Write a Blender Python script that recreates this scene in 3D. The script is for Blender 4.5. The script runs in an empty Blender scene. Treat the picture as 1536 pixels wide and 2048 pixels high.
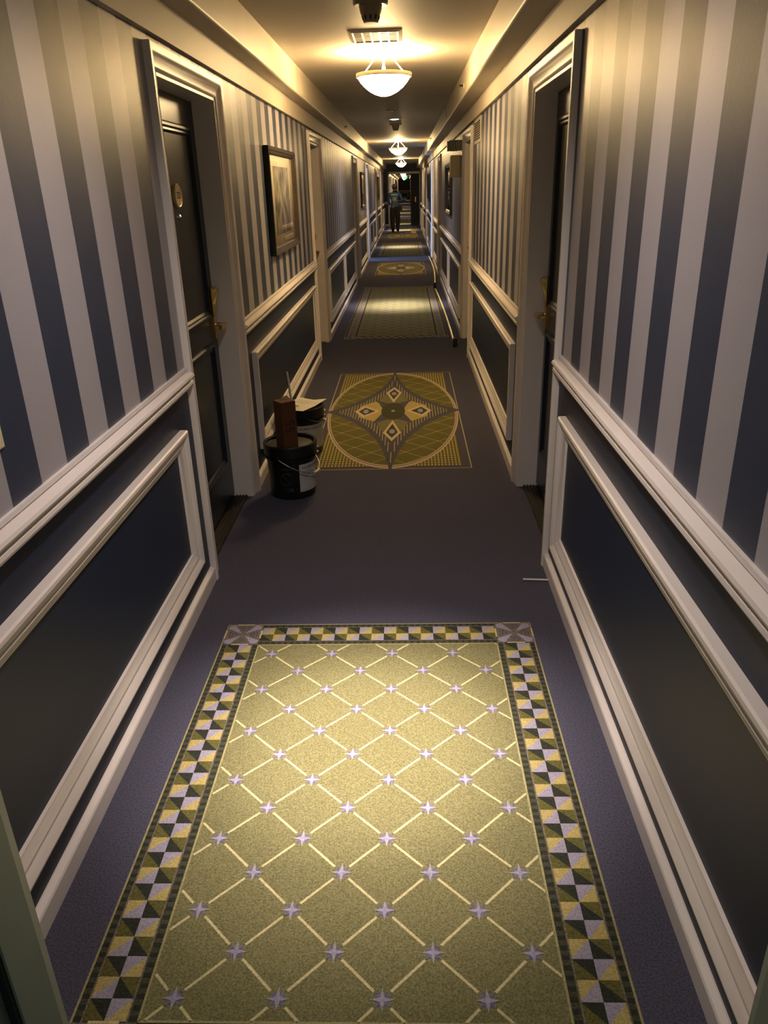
import bpy, bmesh, math, random
from mathutils import Vector, Matrix
from mathutils.bvhtree import BVHTree
random.seed(7)
PI = math.pi
S = bpy.context.scene
COL = S.collection

# ------------------------------------------------------------------ camera
cam = bpy.data.cameras.new('camera')
cam.sensor_fit = 'VERTICAL'; cam.sensor_height = 36.0; cam.sensor_width = 27.0
cam.lens = 1515.353 / 2048 * 36.0
cam.clip_start = 0.02; cam.clip_end = 400
cam_o = bpy.data.objects.new('camera', cam); COL.objects.link(cam_o)
RT = Vector((0.9993215915, 0.0259427630, -0.0261405773))
UP = Vector((0.0137376006, 0.3959811121, 0.9181558894))
FW = Vector((-0.0341706756, 0.9178921134, -0.3953560838))
cam_o.matrix_world = Matrix(((RT.x, UP.x, -FW.x, 0), (RT.y, UP.y, -FW.y, 0), (RT.z, UP.z, -FW.z, 1.62), (0, 0, 0, 1)))
S.camera = cam_o

# ------------------------------------------------------------------ view, world, daylight
S.view_settings.view_transform = 'Standard'
S.view_settings.look = 'None'
S.view_settings.exposure = 0.0
S.view_settings.gamma = 1.0
S.view_settings.use_curve_mapping = False
S.cycles.max_bounces = 7; S.cycles.diffuse_bounces = 4; S.cycles.glossy_bounces = 3
wd = bpy.data.worlds.new('world'); S.world = wd; wd.use_nodes = True
wd.node_tree.nodes['Background'].inputs[0].default_value = (0.35, 0.5, 0.8, 1)
wd.node_tree.nodes['Background'].inputs[1].default_value = 0.05

P_DOWN, P_MID, P_SPILL, P_BULB, E_BOWL = 560.0, 480.0, 106.0, 76.0, 80.0
C_DOWN = (1.0, 0.85, 0.76)
C_WARM = (1.0, 0.66, 0.28)
P_DAY, P_LOBBY = 190.0, 5.0


def light(name, kind, loc, power, col, rot=None, **kw):
    l = bpy.data.lights.new(name, kind); l.energy = power; l.color = col
    for k, v in kw.items(): setattr(l, k, v)
    o = bpy.data.objects.new(name, l); COL.objects.link(o); o.location = loc
    if rot: o.rotation_euler = rot
    return o


# cool daylight at the window of the guest room whose door stands open
light('window_daylight', 'AREA', (-3.3, 19.15, 1.5), P_DAY, (0.46, 0.66, 1.0), (0, -PI / 2, 0), shape='RECTANGLE', size=1.1, size_y=0.7)

# ------------------------------------------------------------------ materials
MAT = {}


def mat(name, col, rough=0.5, metal=0.0, spec=0.5, noise=0.0, nscale=60.0, bump=0.0, bscale=200.0, emit=None, estr=0.0, coat=0.0, sheen=0.0):
    m = bpy.data.materials.new(name); m.use_nodes = True; MAT[name] = m
    nt = m.node_tree; b = nt.nodes['Principled BSDF']
    b.inputs['Base Color'].default_value = (*col, 1)
    b.inputs['Roughness'].default_value = rough
    b.inputs['Metallic'].default_value = metal
    b.inputs['Specular IOR Level'].default_value = spec
    b.inputs['Coat Weight'].default_value = coat
    if sheen:
        b.inputs['Sheen Weight'].default_value = sheen
        b.inputs['Sheen Roughness'].default_value = 0.5
    if emit:
        b.inputs['Emission Color'].default_value = (*emit, 1)
        b.inputs['Emission Strength'].default_value = estr
    tc = None
    if noise or bump:
        tc = nt.nodes.new('ShaderNodeTexCoord')
    if noise:
        n = nt.nodes.new('ShaderNodeTexNoise'); n.inputs['Scale'].default_value = nscale; n.inputs['Detail'].default_value = 3
        nt.links.new(tc.outputs['Object'], n.inputs['Vector'])
        mr = nt.nodes.new('ShaderNodeMapRange')
        mr.inputs['From Min'].default_value = 0.25; mr.inputs['From Max'].default_value = 0.75
        mr.inputs['To Min'].default_value = 1 - noise; mr.inputs['To Max'].default_value = 1 + noise
        nt.links.new(n.outputs['Fac'], mr.inputs['Value'])
        mx = nt.nodes.new('ShaderNodeVectorMath'); mx.operation = 'SCALE'
        mx.inputs[0].default_value = col
        nt.links.new(mr.outputs[0], mx.inputs['Scale'])
        nt.links.new(mx.outputs[0], b.inputs['Base Color'])
    if bump:
        n2 = nt.nodes.new('ShaderNodeTexNoise'); n2.inputs['Scale'].default_value = bscale; n2.inputs['Detail'].default_value = 2
        nt.links.new(tc.outputs['Object'], n2.inputs['Vector'])
        bp = nt.nodes.new('ShaderNodeBump'); bp.inputs['Strength'].default_value = bump; bp.inputs['Distance'].default_value = 0.002
        nt.links.new(n2.outputs['Fac'], bp.inputs['Height'])
        nt.links.new(bp.outputs[0], b.inputs['Normal'])
    return m


def wallpaper(name, origin, period=0.301, c_dark=(0.022, 0.033, 0.068), c_light=(0.355, 0.335, 0.372)):
    """satin striped paper: navy and lavender grey bands along Y"""
    m = mat(name, c_light, rough=0.44, spec=0.8, bump=0.16, bscale=170)
    nt = m.node_tree; b = nt.nodes['Principled BSDF']
    tc = nt.nodes.new('ShaderNodeTexCoord'); sp = nt.nodes.new('ShaderNodeSeparateXYZ')
    nt.links.new(tc.outputs['Object'], sp.inputs[0])

    def mth(op, a, v):
        n = nt.nodes.new('ShaderNodeMath'); n.operation = op
        nt.links.new(a, n.inputs[0]); n.inputs[1].default_value = v
        return n.outputs[0]
    x = mth('SUBTRACT', sp.outputs['Y'], origin - period * 100)
    x = mth('DIVIDE', x, period); x = mth('FRACT', x, 0); x = mth('GREATER_THAN', x, 0.5)
    mx = nt.nodes.new('ShaderNodeMix'); mx.data_type = 'RGBA'
    mx.inputs['A'].default_value = (*c_dark, 1); mx.inputs['B'].default_value = (*c_light, 1)
    nt.links.new(x, mx.inputs['Factor']); nt.links.new(mx.outputs['Result'], b.inputs['Base Color'])
    mr = nt.nodes.new('ShaderNodeMapRange'); mr.inputs['To Min'].default_value = 0.45; mr.inputs['To Max'].default_value = 0.43
    nt.links.new(x, mr.inputs['Value']); nt.links.new(mr.outputs[0], b.inputs['Roughness'])
    return m


wallpaper('paper_left', 1.562, 0.3008)
wallpaper('paper_right', 2.463, 0.3035)
mat('wainscot_navy', (0.015, 0.023, 0.050), rough=0.46, spec=0.32, bump=0.06, bscale=250)
mat('trim_white', (0.75, 0.685, 0.665), rough=0.38, noise=0.03, nscale=6, bump=0.03, bscale=90)
mat('cream_paint', (0.56, 0.50, 0.41), rough=0.5, noise=0.03, nscale=5, bump=0.06, bscale=60)
mat('ceiling_paint', (0.46, 0.42, 0.36), rough=0.6, noise=0.04, nscale=3, bump=0.15, bscale=40)
mat('door_navy', (0.012, 0.017, 0.028), rough=0.33, spec=0.42, bump=0.05, bscale=120)
mat('door_matte', (0.010, 0.013, 0.022), rough=0.6)
mat('brass', (0.80, 0.55, 0.20), rough=0.24, metal=1.0)
mat('brass_plate', (0.62, 0.50, 0.28), rough=0.35, metal=0.35, noise=0.06, nscale=40)
mat('ink', (0.06, 0.045, 0.02), rough=0.6)
mat('chrome', (0.75, 0.75, 0.72), rough=0.15, metal=1.0)
mat('threshold_bronze', (0.022, 0.019, 0.014), rough=0.45, metal=0.4)
mat('dark_void', (0.004, 0.004, 0.004), rough=0.9, spec=0.0)
mat('frame_steel', (0.20, 0.24, 0.21), rough=0.45, noise=0.05, nscale=8)
mat('rubber', (0.01, 0.01, 0.01), rough=0.7)
mat('bowl_glass', (0.9, 0.85, 0.75), rough=0.35, emit=(1.0, 0.71, 0.35), estr=E_BOWL)
mat('lamp_metal', (0.62, 0.54, 0.40), rough=0.4, metal=0.2)
mat('lens_glow', (0.9, 0.9, 0.9), rough=0.4, emit=(1.0, 0.93, 0.85), estr=12.0)
mat('detector_plastic', (0.26, 0.23, 0.17), rough=0.45)
mat('detector_dark', (0.01, 0.01, 0.01), rough=0.8)
mat('vent_white', (0.68, 0.62, 0.52), rough=0.45)
mat('alarm_grey', (0.035, 0.033, 0.028), rough=0.45)
mat('box_beige', (0.34, 0.30, 0.19), rough=0.5)
mat('frame_dark', (0.006, 0.006, 0.006), rough=0.35)
mat('frame_pewter', (0.07, 0.055, 0.042), rough=0.34, metal=0.4)
mat('mat_board', (0.78, 0.71, 0.55), rough=0.8)
mat('bucket_black', (0.006, 0.007, 0.007), rough=0.33)
mat('bucket_lid', (0.03, 0.03, 0.018), rough=0.45)
mat('bucket_relief', (0.022, 0.022, 0.02), rough=0.4)
mat('label_paper', (0.50, 0.49, 0.48), rough=0.6, noise=0.05, nscale=30)
mat('label_ink', (0.05, 0.05, 0.055), rough=0.6)
mat('label_grey', (0.26, 0.26, 0.26), rough=0.6)
mat('wire_steel', (0.45, 0.44, 0.42), rough=0.3, metal=0.9)
mat('grip_white', (0.75, 0.72, 0.62), rough=0.4)
mat('cardboard', (0.085, 0.028, 0.007), rough=0.75, noise=0.10, nscale=25)
mat('cardboard_ink', (0.03, 0.010, 0.003), rough=0.8)
mat('sheet_paper', (0.76, 0.70, 0.58), rough=0.7)
mat('stick_white', (0.85, 0.82, 0.72), rough=0.5)
mat('rod_white', (0.72, 0.71, 0.70), rough=0.45)
mat('tape_yellow', (0.62, 0.50, 0.06), rough=0.32)
mat('tape_body', (0.012, 0.012, 0.010), rough=0.4)
mat('tape_body_yellow', (0.35, 0.27, 0.03), rough=0.4)
mat('switch_ivory', (0.62, 0.54, 0.36), rough=0.4)
mat('scrap_pale', (0.55, 0.46, 0.25), rough=0.7)
mat('blue_scrap', (0.08, 0.22, 0.55), rough=0.5)
mat('skin', (0.30, 0.17, 0.11), rough=0.5)
mat('shirt_blue', (0.040, 0.085, 0.23), rough=0.85, noise=0.12, nscale=12)
mat('trousers', (0.008, 0.007, 0.007), rough=0.85)
mat('shoe', (0.006, 0.006, 0.006), rough=0.6)
mat('cap_grey', (0.15, 0.115, 0.10), rough=0.85, noise=0.1, nscale=30)
mat('hair_dark', (0.02, 0.014, 0.010), rough=0.7)
mat('print_white', (0.45, 0.55, 0.50), rough=0.8)
mat('print_teal', (0.03, 0.15, 0.16), rough=0.8)
mat('print_tan', (0.28, 0.26, 0.20), rough=0.8)
mat('pouch_black', (0.012, 0.010, 0.010), rough=0.7)
mat('exit_green', (0.02, 0.3, 0.12), rough=0.5, emit=(0.05, 0.9, 0.35), estr=0.9)
mat('exit_white', (0.7, 0.7, 0.7), rough=0.5, emit=(0.5, 1.0, 0.7), estr=1.0)
mat('fluor_tube', (0.9, 0.9, 0.9), rough=0.4, emit=(0.75, 1.0, 0.85), estr=3.0)
mat('lobby_wall', (0.40, 0.42, 0.38), rough=0.6)
mat('room_wall', (0.5, 0.5, 0.5), rough=0.7)


def carpet(name, col, n=0.5):
    return mat(name, col, rough=0.95, spec=0.15, noise=n, nscale=210, bump=1.0, bscale=330, sheen=0.0)


carpet('carpet_navy', (0.066, 0.064, 0.094))
carpet('carpet_olive', (0.158, 0.145, 0.066))
carpet('carpet_moss', (0.128, 0.114, 0.036))
carpet('carpet_line', (0.30, 0.265, 0.13), 0.25)
carpet('carpet_dark', (0.055, 0.054, 0.030))
carpet('carpet_blot', (0.027, 0.029, 0.021))
carpet('carpet_green', (0.098, 0.090, 0.026))
carpet('carpet_lavender', (0.285, 0.258, 0.325), 0.3)
carpet('carpet_yellow', (0.385, 0.305, 0.115), 0.3)
carpet('carpet_cream', (0.50, 0.43, 0.23), 0.25)
carpet('carpet_violet', (0.135, 0.118, 0.215))
carpet('carpet_brown', (0.15, 0.12, 0.10))
carpet('carpet_slate', (0.074, 0.070, 0.092))
carpet('carpet_pink', (0.50, 0.39, 0.27), 0.2)


def glass_material():
    m = bpy.data.materials.new('picture_glass'); m.use_nodes = True; MAT['picture_glass'] = m
    nt = m.node_tree; nt.nodes.remove(nt.nodes['Principled BSDF'])
    out = nt.nodes['Material Output']
    tr = nt.nodes.new('ShaderNodeBsdfTransparent'); gl = nt.nodes.new('ShaderNodeBsdfGlossy'); gl.inputs['Roughness'].default_value = 0.02
    fr = nt.nodes.new('ShaderNodeFresnel'); fr.inputs['IOR'].default_value = 1.32
    mx = nt.nodes.new('ShaderNodeMixShader')
    nt.links.new(fr.outputs[0], mx.inputs[0]); nt.links.new(tr.outputs[0], mx.inputs[1]); nt.links.new(gl.outputs[0], mx.inputs[2])
    nt.links.new(mx.outputs[0], out.inputs[0])


glass_material()


def art_material():
    """a muted sketchy landscape print: pale sky above darker uneven ground"""
    m = mat('art_print', (0.3, 0.27, 0.22), rough=0.7)
    nt = m.node_tree; b = nt.nodes['Principled BSDF']
    tc = nt.nodes.new('ShaderNodeTexCoord'); n = nt.nodes.new('ShaderNodeTexNoise'); n.inputs['Scale'].default_value = 9; n.inputs['Detail'].default_value = 6
    nt.links.new(tc.outputs['Object'], n.inputs['Vector'])
    r = nt.nodes.new('ShaderNodeValToRGB')
    r.color_ramp.elements[0].position = 0.38; r.color_ramp.elements[0].color = (0.12, 0.11, 0.10, 1)
    r.color_ramp.elements[1].position = 0.62; r.color_ramp.elements[1].color = (0.5, 0.46, 0.36, 1)
    nt.links.new(n.outputs['Fac'], r.inputs[0]); nt.links.new(r.outputs[0], b.inputs['Base Color'])


art_material()


# ------------------------------------------------------------------ mesh helpers
class MB:
    def __init__(s):
        s.v = []; s.f = []; s.fm = []; s.mats = []

    def mi(s, m):
        if m not in s.mats: s.mats.append(m)
        return s.mats.index(m)

    def add(s, vs, fs, m):
        b = len(s.v); s.v += [tuple(v) for v in vs]; k = s.mi(m)
        for f in fs:
            s.f.append([b + i for i in f]); s.fm.append(k)
        return s

    def box(s, x0, x1, y0, y1, z0, z1, m):
        x0, x1 = sorted((x0, x1)); y0, y1 = sorted((y0, y1)); z0, z1 = sorted((z0, z1))
        vs = [(x0, y0, z0), (x1, y0, z0), (x1, y1, z0), (x0, y1, z0), (x0, y0, z1), (x1, y0, z1), (x1, y1, z1), (x0, y1, z1)]
        return s.add(vs, [(0, 3, 2, 1), (4, 5, 6, 7), (0, 1, 5, 4), (1, 2, 6, 5), (2, 3, 7, 6), (3, 0, 4, 7)], m)

    def rings(s, rings, m, closed=True, caps=True, loop=False):
        n = len(rings[0]); vs = [p for r in rings for p in r]; fs = []
        R = len(rings)
        for i in range(R if loop else R - 1):
            a = i * n; c = ((i + 1) % R) * n
            for j in range(n if closed else n - 1):
                k = (j + 1) % n
                fs.append((a + j, a + k, c + k, c + j))
        if caps and not loop:
            fs.append(tuple(range(n))[::-1]); fs.append(tuple((R - 1) * n + j for j in range(n)))
        return s.add(vs, fs, m)

    def lathe(s, prof, m, c=(0, 0, 0), n=24, axis='z', caps=False):
        """prof: (radius, height) list"""
        rings = []
        for r, h in prof:
            ring = []
            for i in range(n):
                a = 2 * PI * i / n
                x, y = r * math.cos(a), r * math.sin(a)
                p = (x, y, h) if axis == 'z' else ((h, x, y) if axis == 'x' else (x, h, y))
                ring.append((c[0] + p[0], c[1] + p[1], c[2] + p[2]))
            rings.append(ring)
        return s.rings(rings, m, True, caps)

    def tube(s, pts, r, m, n=8, loop=False):
        pts = [Vector(p) for p in pts]; rings = []
        L = len(pts)
        for i, p in enumerate(pts):
            a = pts[(i - 1) % L] if (loop or i > 0) else p
            b = pts[(i + 1) % L] if (loop or i < L - 1) else p
            d = (b - a).normalized()
            u = d.cross(Vector((0, 0, 1)))
            if u.length < 1e-3: u = d.cross(Vector((1, 0, 0)))
            u.normalize(); w = d.cross(u).normalized()
            rr = r[i] if isinstance(r, (list, tuple)) else r
            rings.append([p + u * rr * math.cos(2 * PI * k / n) + w * rr * math.sin(2 * PI * k / n) for k in range(n)])
        return s.rings(rings, m, True, True, loop)

    def poly(s, pts, m):
        return s.add(pts, [tuple(range(len(pts)))], m)

    def mesh(s, name, recalc=True):
        me = bpy.data.meshes.new(name)
        me.from_pydata(s.v, [], s.f)
        for m in s.mats: me.materials.append(MAT[m])
        me.polygons.foreach_set('material_index', s.fm)
        if recalc:
            bm = bmesh.new(); bm.from_mesh(me); bmesh.ops.recalc_face_normals(bm, faces=bm.faces[:]); bm.to_mesh(me); bm.free()
        me.update()
        return me

    def build(s, name, parent=None, smooth=0.0, recalc=True):
        o = bpy.data.objects.new(name, s.mesh(name, recalc)); COL.objects.link(o)
        if parent: o.parent = parent
        if smooth: smooth_by_angle(o.data, smooth)
        return o


def smooth_by_angle(me, ang):
    bm = bmesh.new(); bm.from_mesh(me)
    for f in bm.faces: f.smooth = True
    for e in bm.edges:
        e.smooth = not (len(e.link_faces) == 2 and e.calc_face_angle(0) > ang) and len(e.link_faces) == 2
    bm.to_mesh(me); bm.free()


SM = math.radians(35)


def tag(o, label=None, cat=None, group=None, kind=None):
    if label: o['label'] = label
    if cat: o['category'] = cat
    if group: o['group'] = group
    if kind: o['kind'] = kind
    return o


def empty(name, loc=(0, 0, 0), rz=0.0):
    o = bpy.data.objects.new(name, None); o.empty_display_size = 0.1
    o.location = loc; o.rotation_euler = (0, 0, rz); COL.objects.link(o)
    return o


def copy_tree(o, parent=None):
    c = o.copy(); COL.objects.link(c)
    if parent: c.parent = parent
    for ch in o.children: copy_tree(ch, c)
    return c


def place(o, loc, label, group=None):
    o.location = loc; o['label'] = label
    if group: o['group'] = group
    return o


def text_mesh(name, body, size, mname, matrix, parent=None, ext=0.0004, align='CENTER'):
    cu = bpy.data.curves.new(name, 'FONT'); cu.body = body; cu.size = size; cu.extrude = ext
    cu.align_x = align; cu.align_y = 'CENTER'
    t = bpy.data.objects.new(name, cu); COL.objects.link(t)
    dg = bpy.context.evaluated_depsgraph_get(); dg.update()
    me = bpy.data.meshes.new_from_object(t.evaluated_get(dg))
    bpy.data.objects.remove(t); bpy.data.curves.remove(cu)
    me.transform(matrix); me.materials.clear(); me.materials.append(MAT[mname])
    o = bpy.data.objects.new(name, me); COL.objects.link(o)
    if parent: o.parent = parent
    return o


# ------------------------------------------------------------------ layout numbers
XL, XR = -0.900, 0.626            # wall faces
Y0, YE = 0.82, 34.85              # corridor ends
ZC, ZS, ZF = 2.44, 2.255, 2.132   # ceiling, soffit underside, frieze underside
SXL, SXR = -0.778, 0.470          # soffit faces
ZR = 0.985                        # top of chair rail
YFAR = 105.0
CX = -0.135
DOORS_L = [(3.01, 4.13), (7.69, 8.78), (14.05, 15.17), (18.55, 19.67), (24.35, 25.45), (29.3, 30.4)]
DOORS_R = [(3.11, 4.22), (7.70, 8.83), (14.35, 15.47), (18.2, 19.32), (23.9, 25.0), (28.9, 30.0)]
CAS = 0.10
ZH = 2.02                         # opening head
WT = 0.16                         # wall thickness


def wx(side, p):
    """x of a point standing p proud of the wall face"""
    return XL + p if side < 0 else XR - p


# ------------------------------------------------------------------ floor and carpet pattern
fl = MB(); fl.box(-1.2, 0.95, -2.6, YFAR + 0.2, -0.1, 0.0, 'carpet_navy')
fl.box(-3.4, -1.2, 17.6, 20.7, -0.1, 0.0, 'carpet_brown')
floor = fl.build('floor')
tag(floor, 'navy carpet running the whole length of the corridor', 'floor', kind='structure')

Z1, Z2, Z3, Z4 = 0.0006, 0.0012, 0.0018, 0.0024
SXP, SYP = 0.2277, 0.2206


def rect(mb, x0, x1, y0, y1, z, m):
    mb.poly([(x0, y0, z), (x1, y0, z), (x1, y1, z), (x0, y1, z)], m)


def seg(mb, a, b, w, z, m):
    dx, dy = b[0] - a[0], b[1] - a[1]; L = math.hypot(dx, dy)
    if L < 1e-6: return
    nx, ny = -dy / L * w / 2, dx / L * w / 2
    mb.poly([(a[0] + nx, a[1] + ny, z), (b[0] + nx, b[1] + ny, z), (b[0] - nx, b[1] - ny, z), (a[0] - nx, a[1] - ny, z)], m)


def star4(mb, cx, cy, r, ri, z, m, rot=0.0):
    pts = []
    for k in range(8):
        rr = r if k % 2 == 0 else ri; a = rot + k * PI / 4
        pts.append((cx + rr * math.cos(a), cy + rr * math.sin(a), z))
    c = (cx, cy, z)
    for k in range(8):
        mb.poly([c, pts[k], pts[(k + 1) % 8]], m)


def checker(mb, o, ux, uy, c, n, z):
    """two rows of n diagonal-split cells; o corner, ux along the run, uy across"""
    for i in range(n):
        for j in range(2):
            def q(a, b):
                return (o[0] + ux[0] * (i + a) * c + uy[0] * (j + b) * c, o[1] + ux[1] * (i + a) * c + uy[1] * (j + b) * c, z)
            light_cell = (i + j) % 2 == 1
            if light_cell:
                t1 = [q(0, 0), q(1, 0), q(0, 1)] ; t2 = [q(1, 0), q(1, 1), q(0, 1)]
                A, B = ('carpet_lavender', 'carpet_yellow') if j == 1 else ('carpet_yellow', 'carpet_lavender')
            else:
                t1 = [q(0, 0), q(1, 0), q(1, 1)]; t2 = [q(0, 0), q(1, 1), q(0, 1)]
                A, B = ('carpet_green', 'carpet_blot')
            mb.poly(t1, A); mb.poly(t2, B)


def runner(name, ya, yb, ystar, fine=True):
    """trellis panel with checkered border woven into the carpet, ya near, yb far"""
    x0, x1 = -0.740, 0.474
    mb = MB()
    B = 0.1475
    rect(mb, x0, x1, ya, yb, Z1, 'carpet_dark')
    fx0, fx1, fy0, fy1 = x0 + B, x1 - B, ya + B, yb - B
    rect(mb, fx0, fx1, fy0, fy1, Z2, 'carpet_olive')
    # border lines
    lw = 0.0055
    for d in (0.003, 0.0245, 0.1225, B):
        m = 'carpet_line' if d in (0.003, B) else 'carpet_brown'
        w = lw if d in (0.003, B) else 0.004
        for xx in (x0 + d, x1 - d): rect(mb, xx - w / 2, xx + w / 2, ya + d, yb - d, Z3, m)
        for yy in (ya + d, yb - d): rect(mb, x0 + d, x1 - d, yy - w / 2, yy + w / 2, Z3, m)
    # blots in the narrow bands
    st = 0.0245
    y = ya + B
    while y < yb - B:
        for c in (x0 + 0.0135, x0 + 0.135, x1 - 0.0135, x1 - 0.135):
            rect(mb, c - 0.0085, c + 0.0085, y, y + 0.011, Z2, 'carpet_blot')
        y += st
    x = x0 + B
    while x < x1 - B:
        for c in (ya + 0.0135, ya + 0.135, yb - 0.0135, yb - 0.135):
            rect(mb, x, x + 0.011, c - 0.0085, c + 0.0085, Z2, 'carpet_blot')
        x += st
    # checkers
    c = 0.049
    n = int(round((fy1 - fy0) / c)); cy = (fy1 - fy0) / n
    for (xx) in (x0 + 0.0245, x1 - 0.0245 - 2 * c):
        for i in range(n):
            checker_cell(mb, xx, fy1 - (i + 1) * cy, c, cy, i, Z2)
    n = int(round((fx1 - fx0) / c)); cx = (fx1 - fx0) / n
    for yy in (ya + 0.0245, yb - 0.0245 - 2 * c):
        for i in range(n):
            for j in range(2):
                cell(mb, fx0 + i * cx, yy + j * c, cx, c, (i + j) % 2 == 1, j == 1, Z2)
    # corner blocks
    for (ax, ay) in ((x0, ya), (x1 - B, ya), (x0, yb - B), (x1 - B, yb - B)):
        g = 0.004
        rect(mb, ax + g, ax + B - g, ay + g, ay + B - g, Z3 + 0.0002, 'carpet_brown')
        mx, my, h = ax + B / 2, ay + B / 2, B / 2 - 0.006
        for sx in (-1, 1):
            for sy in (-1, 1):
                mb.poly([(mx + sx * 0.006, my + sy * 0.006, Z4), (mx + sx * h, my + sy * h * 0.62, Z4), (mx + sx * h * 0.92, my + sy * h * 0.92, Z4), (mx + sx * h * 0.62, my + sy * h, Z4)], 'carpet_lavender')
        for rr in (0.032, 0.044, 0.056):
            for k in range(4):
                pts = [(mx + rr * math.cos(k * PI / 2 + t), my + rr * math.sin(k * PI / 2 + t)) for t in (-0.42, -0.2, 0, 0.2, 0.42)]
                for p, q in zip(pts, pts[1:]): seg(mb, p, q, 0.004, Z4, 'carpet_slate')
        for k, (p, q) in enumerate((((ax + B * .27, ay + 0.003), (ax + B * .73, ay + 0.003)), ((ax + B * .27, ay + B - 0.003), (ax + B * .73, ay + B - 0.003)), ((ax + 0.003, ay + B * .3), (ax + 0.003, ay + B * .7)), ((ax + B - 0.003, ay + B * .3), (ax + B - 0.003, ay + B * .7)))):
            seg(mb, p, q, 0.006, Z4, 'carpet_cream')
    trellis(mb, lambda x, y: fx0 + 0.003 < x < fx1 - 0.003 and fy0 + 0.003 < y < fy1 - 0.003, (fx0, fx1, fy0, fy1), ystar, fine)
    o = mb.build(name, floor, recalc=False)
    return o


def cell(mb, x, y, w, h, light_cell, top, z):
    a, b, c, d = (x, y, z), (x + w, y, z), (x + w, y + h, z), (x, y + h, z)
    if light_cell:      # split bottom-left to top-right
        if top: mb.poly([a, c, d], 'carpet_lavender'); mb.poly([a, b, c], 'carpet_yellow')
        else: mb.poly([a, c, d], 'carpet_yellow'); mb.poly([a, b, c], 'carpet_lavender')
    else:
        if top: mb.poly([a, b, d], 'carpet_green'); mb.poly([b, c, d], 'carpet_blot')
        else: mb.poly([a, b, d], 'carpet_blot'); mb.poly([b, c, d], 'carpet_green')


def checker_cell(mb, x, y, w, h, i, z):
    """one row of a side border: two cells; the row parity swaps light and dark"""
    if i % 2 == 0:
        cell(mb, x, y, w, h, False, True, z); cell(mb, x + w, y, w, h, True, True, z)
    else:
        cell(mb, x, y, w, h, True, False, z); cell(mb, x + w, y, w, h, False, False, z)


def trellis(mb, inside, bb, ystar, fine, lw=0.0066, stars=True, xs=-0.0745, mline='carpet_cream', mstar='carpet_lavender', cut=None):
    cut = (0.026 if stars else 0.0) if cut is None else cut
    i0 = int((bb[0] - xs) / SXP) - 3; i1 = int((bb[1] - xs) / SXP) + 3
    j0 = int((bb[2] - ystar) / SYP) - 3; j1 = int((bb[3] - ystar) / SYP) + 3
    nodes = []
    for i in range(i0, i1):
        for j in range(j0, j1):
            for h in (0, 0.5): nodes.append((xs + (i + h) * SXP, ystar + (j + h) * SYP))
    for (x, y) in nodes:
        for sx in (-1, 1):
            q = (x + sx * SXP / 2, y + SYP / 2)
            L = math.hypot(q[0] - x, q[1] - y)
            t0, t1 = cut / L, 1 - cut / L
            N = 12; run = None
            for k in range(N + 1):
                t = t0 + (t1 - t0) * (k + 0.5) / N
                ok = k < N and inside(x + (q[0] - x) * t, y + (q[1] - y) * t)
                if ok and run is None: run = k
                if not ok and run is not None:
                    ta, tb = t0 + (t1 - t0) * run / N, t0 + (t1 - t0) * k / N
                    seg(mb, (x + (q[0] - x) * ta, y + (q[1] - y) * ta), (x + (q[0] - x) * tb, y + (q[1] - y) * tb), lw, Z3, mline)
                    run = None
        if not inside(x, y): continue
        if stars:
            star4(mb, x, y, 0.025, 0.009, Z3 + 0.0002, 'carpet_violet', PI / 4)
            star4(mb, x, y, 0.029, 0.007, Z4, mstar)
        else:
            star4(mb, x, y, 0.009, 0.006, Z4, mline)


# medallion: quarter outline of the four pointed star in oval units
STARQ = [(0.018, -1.02), (0.03, -0.95), (0.105, -0.745), (0.21, -0.56), (0.345, -0.415), (0.55, -0.245), (0.775, -0.116), (0.97, -0.03), (1.045, -0.012)]


def star_outline(sc=1.0, inset=0.0):
    q = [(max(0.0, x * sc - inset), min(0.0, y * sc + inset)) for x, y in STARQ]
    pts = []
    pts += [(x, y) for x, y in q]                       # bottom tip to right tip
    pts += [(x, -y) for x, y in reversed(q)]            # right tip to top tip
    pts += [(-x, -y) for x, y in q]
    pts += [(-x, y) for x, y in reversed(q)]
    return pts


def in_poly(pts, x, y):
    c = False; n = len(pts); j = n - 1
    for i in range(n):
        xi, yi = pts[i]; xj, yj = pts[j]
        if (yi > y) != (yj > y) and x < (xj - xi) * (y - yi) / (yj - yi) + xi: c = not c
        j = i
    return c


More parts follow.
